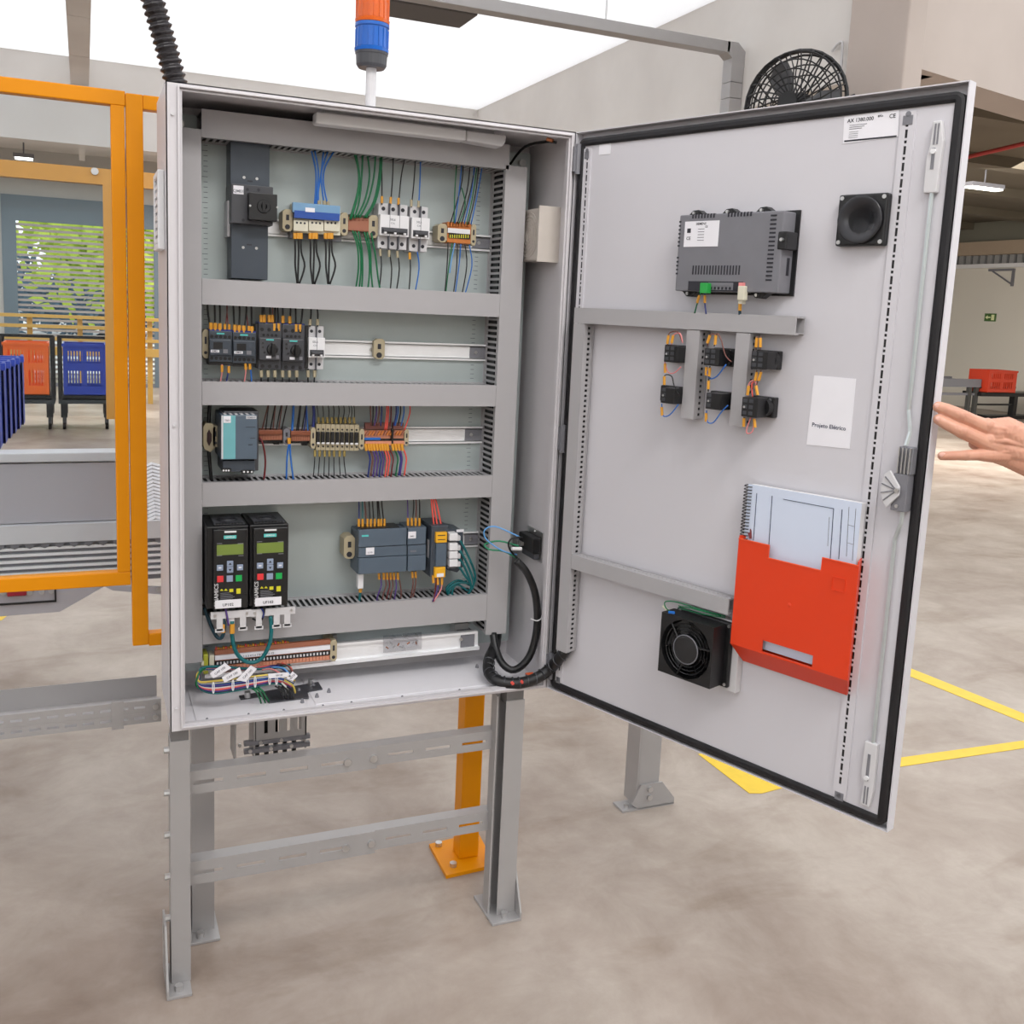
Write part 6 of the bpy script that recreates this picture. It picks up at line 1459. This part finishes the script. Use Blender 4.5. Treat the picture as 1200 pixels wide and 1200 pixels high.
build('motor_hub', MB(D).lathe((cu, .028, cz0), 1, [(0, .026), (fn-.028, .026), (fn-.027, .022), (fn-.027, .001)], 24), mat('hub_black', (34, 34, 36), .4), t)
build('hub_ring', MB(D).tube([(cu+.0275*math.cos(2*math.pi*i/24), fn-.001, cz0+.0275*math.sin(2*math.pi*i/24)) for i in range(24)], .0012, seg=5, smooth=0, closed=True), m_mgrey, t)
for k in range(3):
    a = .4+k*2.094; build('strut', MB(D).tube([(cu+.026*math.cos(a), fn-.003, cz0+.026*math.sin(a)), (cu+.058*math.cos(a-.2), fn-.003, cz0+.058*math.sin(a-.2))], .002, smooth=0), m_black, t)
for r in (.034, .041, .048): build('guard_ring', MB(D).tube([(cu+r*math.cos(2*math.pi*i/28), fn-.004, cz0+r*math.sin(2*math.pi*i/28)) for i in range(28)], .0011, seg=4, smooth=0, closed=True), m_black, t)
for k in range(7):
    a = k*2*math.pi/7; q = []
    for r, a2 in ((.026, 0), (.055, .1), (.055, .65), (.026, .5)): q.append((cu+r*math.cos(a+a2), .034+.012*(a2 > .3), cz0+r*math.sin(a+a2)))
    build('blade', MB(D).loft([q, [(x, n+.0015, z) for x, n, z in q]]), m_black, t)
build('duct_wall_dark', MB(D).cyl((cu, .0242, cz0), 1, .056, .001, 28), m_black, t)
screws(t, D, [(fu0+.014, .024, fz1), (fu1+.006, .024, fz1-.003), (fu1+.006, .024, fz0+.002)], .003, .001)
wires('green wire looping over the top of the black door fan', 'wires above the door fan', [('green', [(786, 717, .06), (780, 712, .05), (780, 705, .045), (795, 706, .04), (820, 714, .03), (850, 722, .02)]), ('green', [(795, 710, .04), (815, 714, .035), (845, 722, .02)]), ('green', [(795, 712, .04), (820, 719, .03), (850, 724, .02)])], .04, .0012, fr=D,
      marks=[(777, 710, 783, 716)], mm=m_cream)
top('blue_terminal', MB(D).ptube([(784, 717.5), (790, 718)], .06, .003, smooth=0), mw('blue'), 'small blue crimp terminal on the fan\'s top left corner', 'connector')

# ================================================================== HAND
dep = (D.w(.8, 0, 1.2)-CAM).dot(FW)
HF = Fr(CAM+FW*dep - Vector((0, 0, (CAM+FW*dep).z)), (math.cos(YAW), -math.sin(YAW), 0), (-math.sin(YAW), -math.cos(YAW), 0))
ed = (D.w(.8, 0, 0)-HF.O).dot(HF.N)
HF.O = HF.O + HF.N*ed
px2m = 1/ (FPX/ (D.w(.8, 0, 1.2)-CAM).dot(FW))
m_skin = mat('skin', (214, 164, 140), .5, var=.05, scale=28, rgb2=(188, 128, 104), bump=.12)
m_skin.node_tree.nodes['Principled BSDF'].inputs['Subsurface Weight'].default_value = .12
m_skin.node_tree.nodes['Principled BSDF'].inputs['Subsurface Radius'].default_value = (.01, .004, .002)
def H(px, py, n=0): u, z = HF.un(px, py, n); return HF.w(u, n, z)
def blob(mb, pts):      # chain of spheres joined by cones: pts (px,py,n,r_px)
    P = [(H(x, y, n), (r+.7)*px2m) for x, y, n, r in pts]
    for (a, ra), (b, rb) in zip(P, P[1:]):
        k = max(2, int((b-a).length/(min(ra, rb)*.35)))
        for i in range(k+1):
            t_ = i/k; bmesh.ops.create_icosphere(mb.bm, subdivisions=2, radius=ra+(rb-ra)*t_, matrix=Matrix.Translation(a.lerp(b, t_)))
pr = thing('person', 'bare forearm and hand of a person touching the open door\'s edge', 'person')
mb = MB(HF)
blob(mb, [(1100, 477, .006, 6.0), (1109, 480, .010, 6.8), (1120, 484.5, .016, 7.2), (1127, 488, .018, 7.9), (1140, 494, .014, 8.0), (1154, 500, .010, 9.0), (1172, 508, .006, 11)])
blob(mb, [(1100, 491.5, .010, 5.8), (1108, 496, .014, 6.6), (1118, 501, .020, 6.9), (1129, 506.5, .022, 7.8), (1141, 512, .018, 7.8), (1155, 519, .012, 9.0), (1172, 524, .006, 11)])
blob(mb, [(1104, 534.3, .010, 4.6), (1115, 534, .014, 5.0), (1125, 533.8, .018, 5.2), (1134, 533.4, .020, 5.9), (1146, 533, .018, 6.2), (1158, 533, .012, 8), (1175, 532, .006, 11)])
blob(mb, [(1150, 518, -.052, 6), (1142, 520, -.038, 6.4), (1143, 520, -.018, 7), (1160, 525, -.004, 9), (1175, 527, .002, 11)])       # ring finger curled behind the edge
blob(mb, [(1140, 500, -.055, 6.5), (1150, 499, -.045, 7.5), (1163, 501, -.028, 9), (1182, 508, -.008, 12)])                       # thumb behind the palm
blob(mb, [(1160, 502, .004, 11), (1180, 506, .002, 17), (1205, 520, 0, 19), (1240, 538, 0, 19)])
blob(mb, [(1163, 520, .004, 11), (1185, 526, .002, 16), (1205, 531, 0, 18)])
blob(mb, [(1160, 531, .002, 9), (1180, 535, .0, 12), (1205, 545, 0, 14)])
blob(mb, [(1165, 505, .006, 13), (1165, 522, .006, 12), (1170, 530, .004, 11)])
blob(mb, [(1240, 538, 0, 19), (1285, 560, .0, 23), (1360, 598, .03, 29), (1450, 645, .08, 33)])
for x, y, n, q in ((1127, 487, .0215, 6.6), (1110, 480, .0135, 5.6), (1129, 505.5, .0255, 6.6), (1110, 496.5, .0175, 5.5), (1134, 533, .0225, 4.9), (1117, 533.6, .0165, 4.3), (1157, 498, .013, 8.5), (1158, 515, .014, 8.5), (1160, 530, .011, 7.0)):
    bmesh.ops.create_icosphere(mb.bm, subdivisions=2, radius=q*px2m, matrix=Matrix.Translation(H(x, y, n)))
for pts in ([(1160, 500, .012, 2.6), (1178, 503, .013, 2.4), (1198, 514, .014, 2.2)], [(1160, 516, .013, 2.6), (1180, 517, .014, 2.4), (1198, 522, .014, 2.2)], [(1161, 530, .010, 2.4), (1180, 529, .012, 2.2), (1198, 529, .013, 2.0)]):
    blob(mb, [(x, y, n+.006, r_) for x, y, n, r_ in pts])
me_o = build('hand_and_forearm', mb, m_skin, pr, smooth=True)
r_ = me_o.modifiers.new('remesh', 'REMESH'); r_.mode = 'VOXEL'; r_.voxel_size = .0011; r_.use_smooth_shade = True
s_ = me_o.modifiers.new('smooth', 'SMOOTH'); s_.iterations = 4; s_.factor = .5
for i, (x, y, n, dx, dy, a) in enumerate(((1096.5, 475.5, .0125, 3.4, 3.6, .4), (1098, 491, .017, 3.8, 3.6, .45), (1103, 533, .0155, 4.6, 3.2, -.05))):
    c = H(x+1.5, y, n); U_, Zv = HF.U*math.cos(a)-Vector((0, 0, 1))*math.sin(a), HF.U*math.sin(a)+Vector((0, 0, 1))*math.cos(a)
    bmn = MB(HF); bmesh.ops.create_uvsphere(bmn.bm, u_segments=14, v_segments=8, radius=1)
    for v in bmn.bm.verts:
        q = v.co.copy(); v.co = c + U_*q.x*dx*px2m + Zv*q.z*dy*px2m*.85 + HF.N*(q.y*.0014)
    build('fingernail', bmn, mat('fingernail', (226, 176, 160), .35), pr, smooth=True)
cuff = MB(W0).tube([tuple(H(1400, 620, .05)), tuple(H(1450, 645, .08)), tuple(H(1560, 700, .14))], .05, seg=16, smooth=2, rad=lambda k: .052+.01*k)
build('sleeve', cuff, mat('dark_blue_sleeve', (40, 48, 70), .8), pr, smooth=True)
finish()
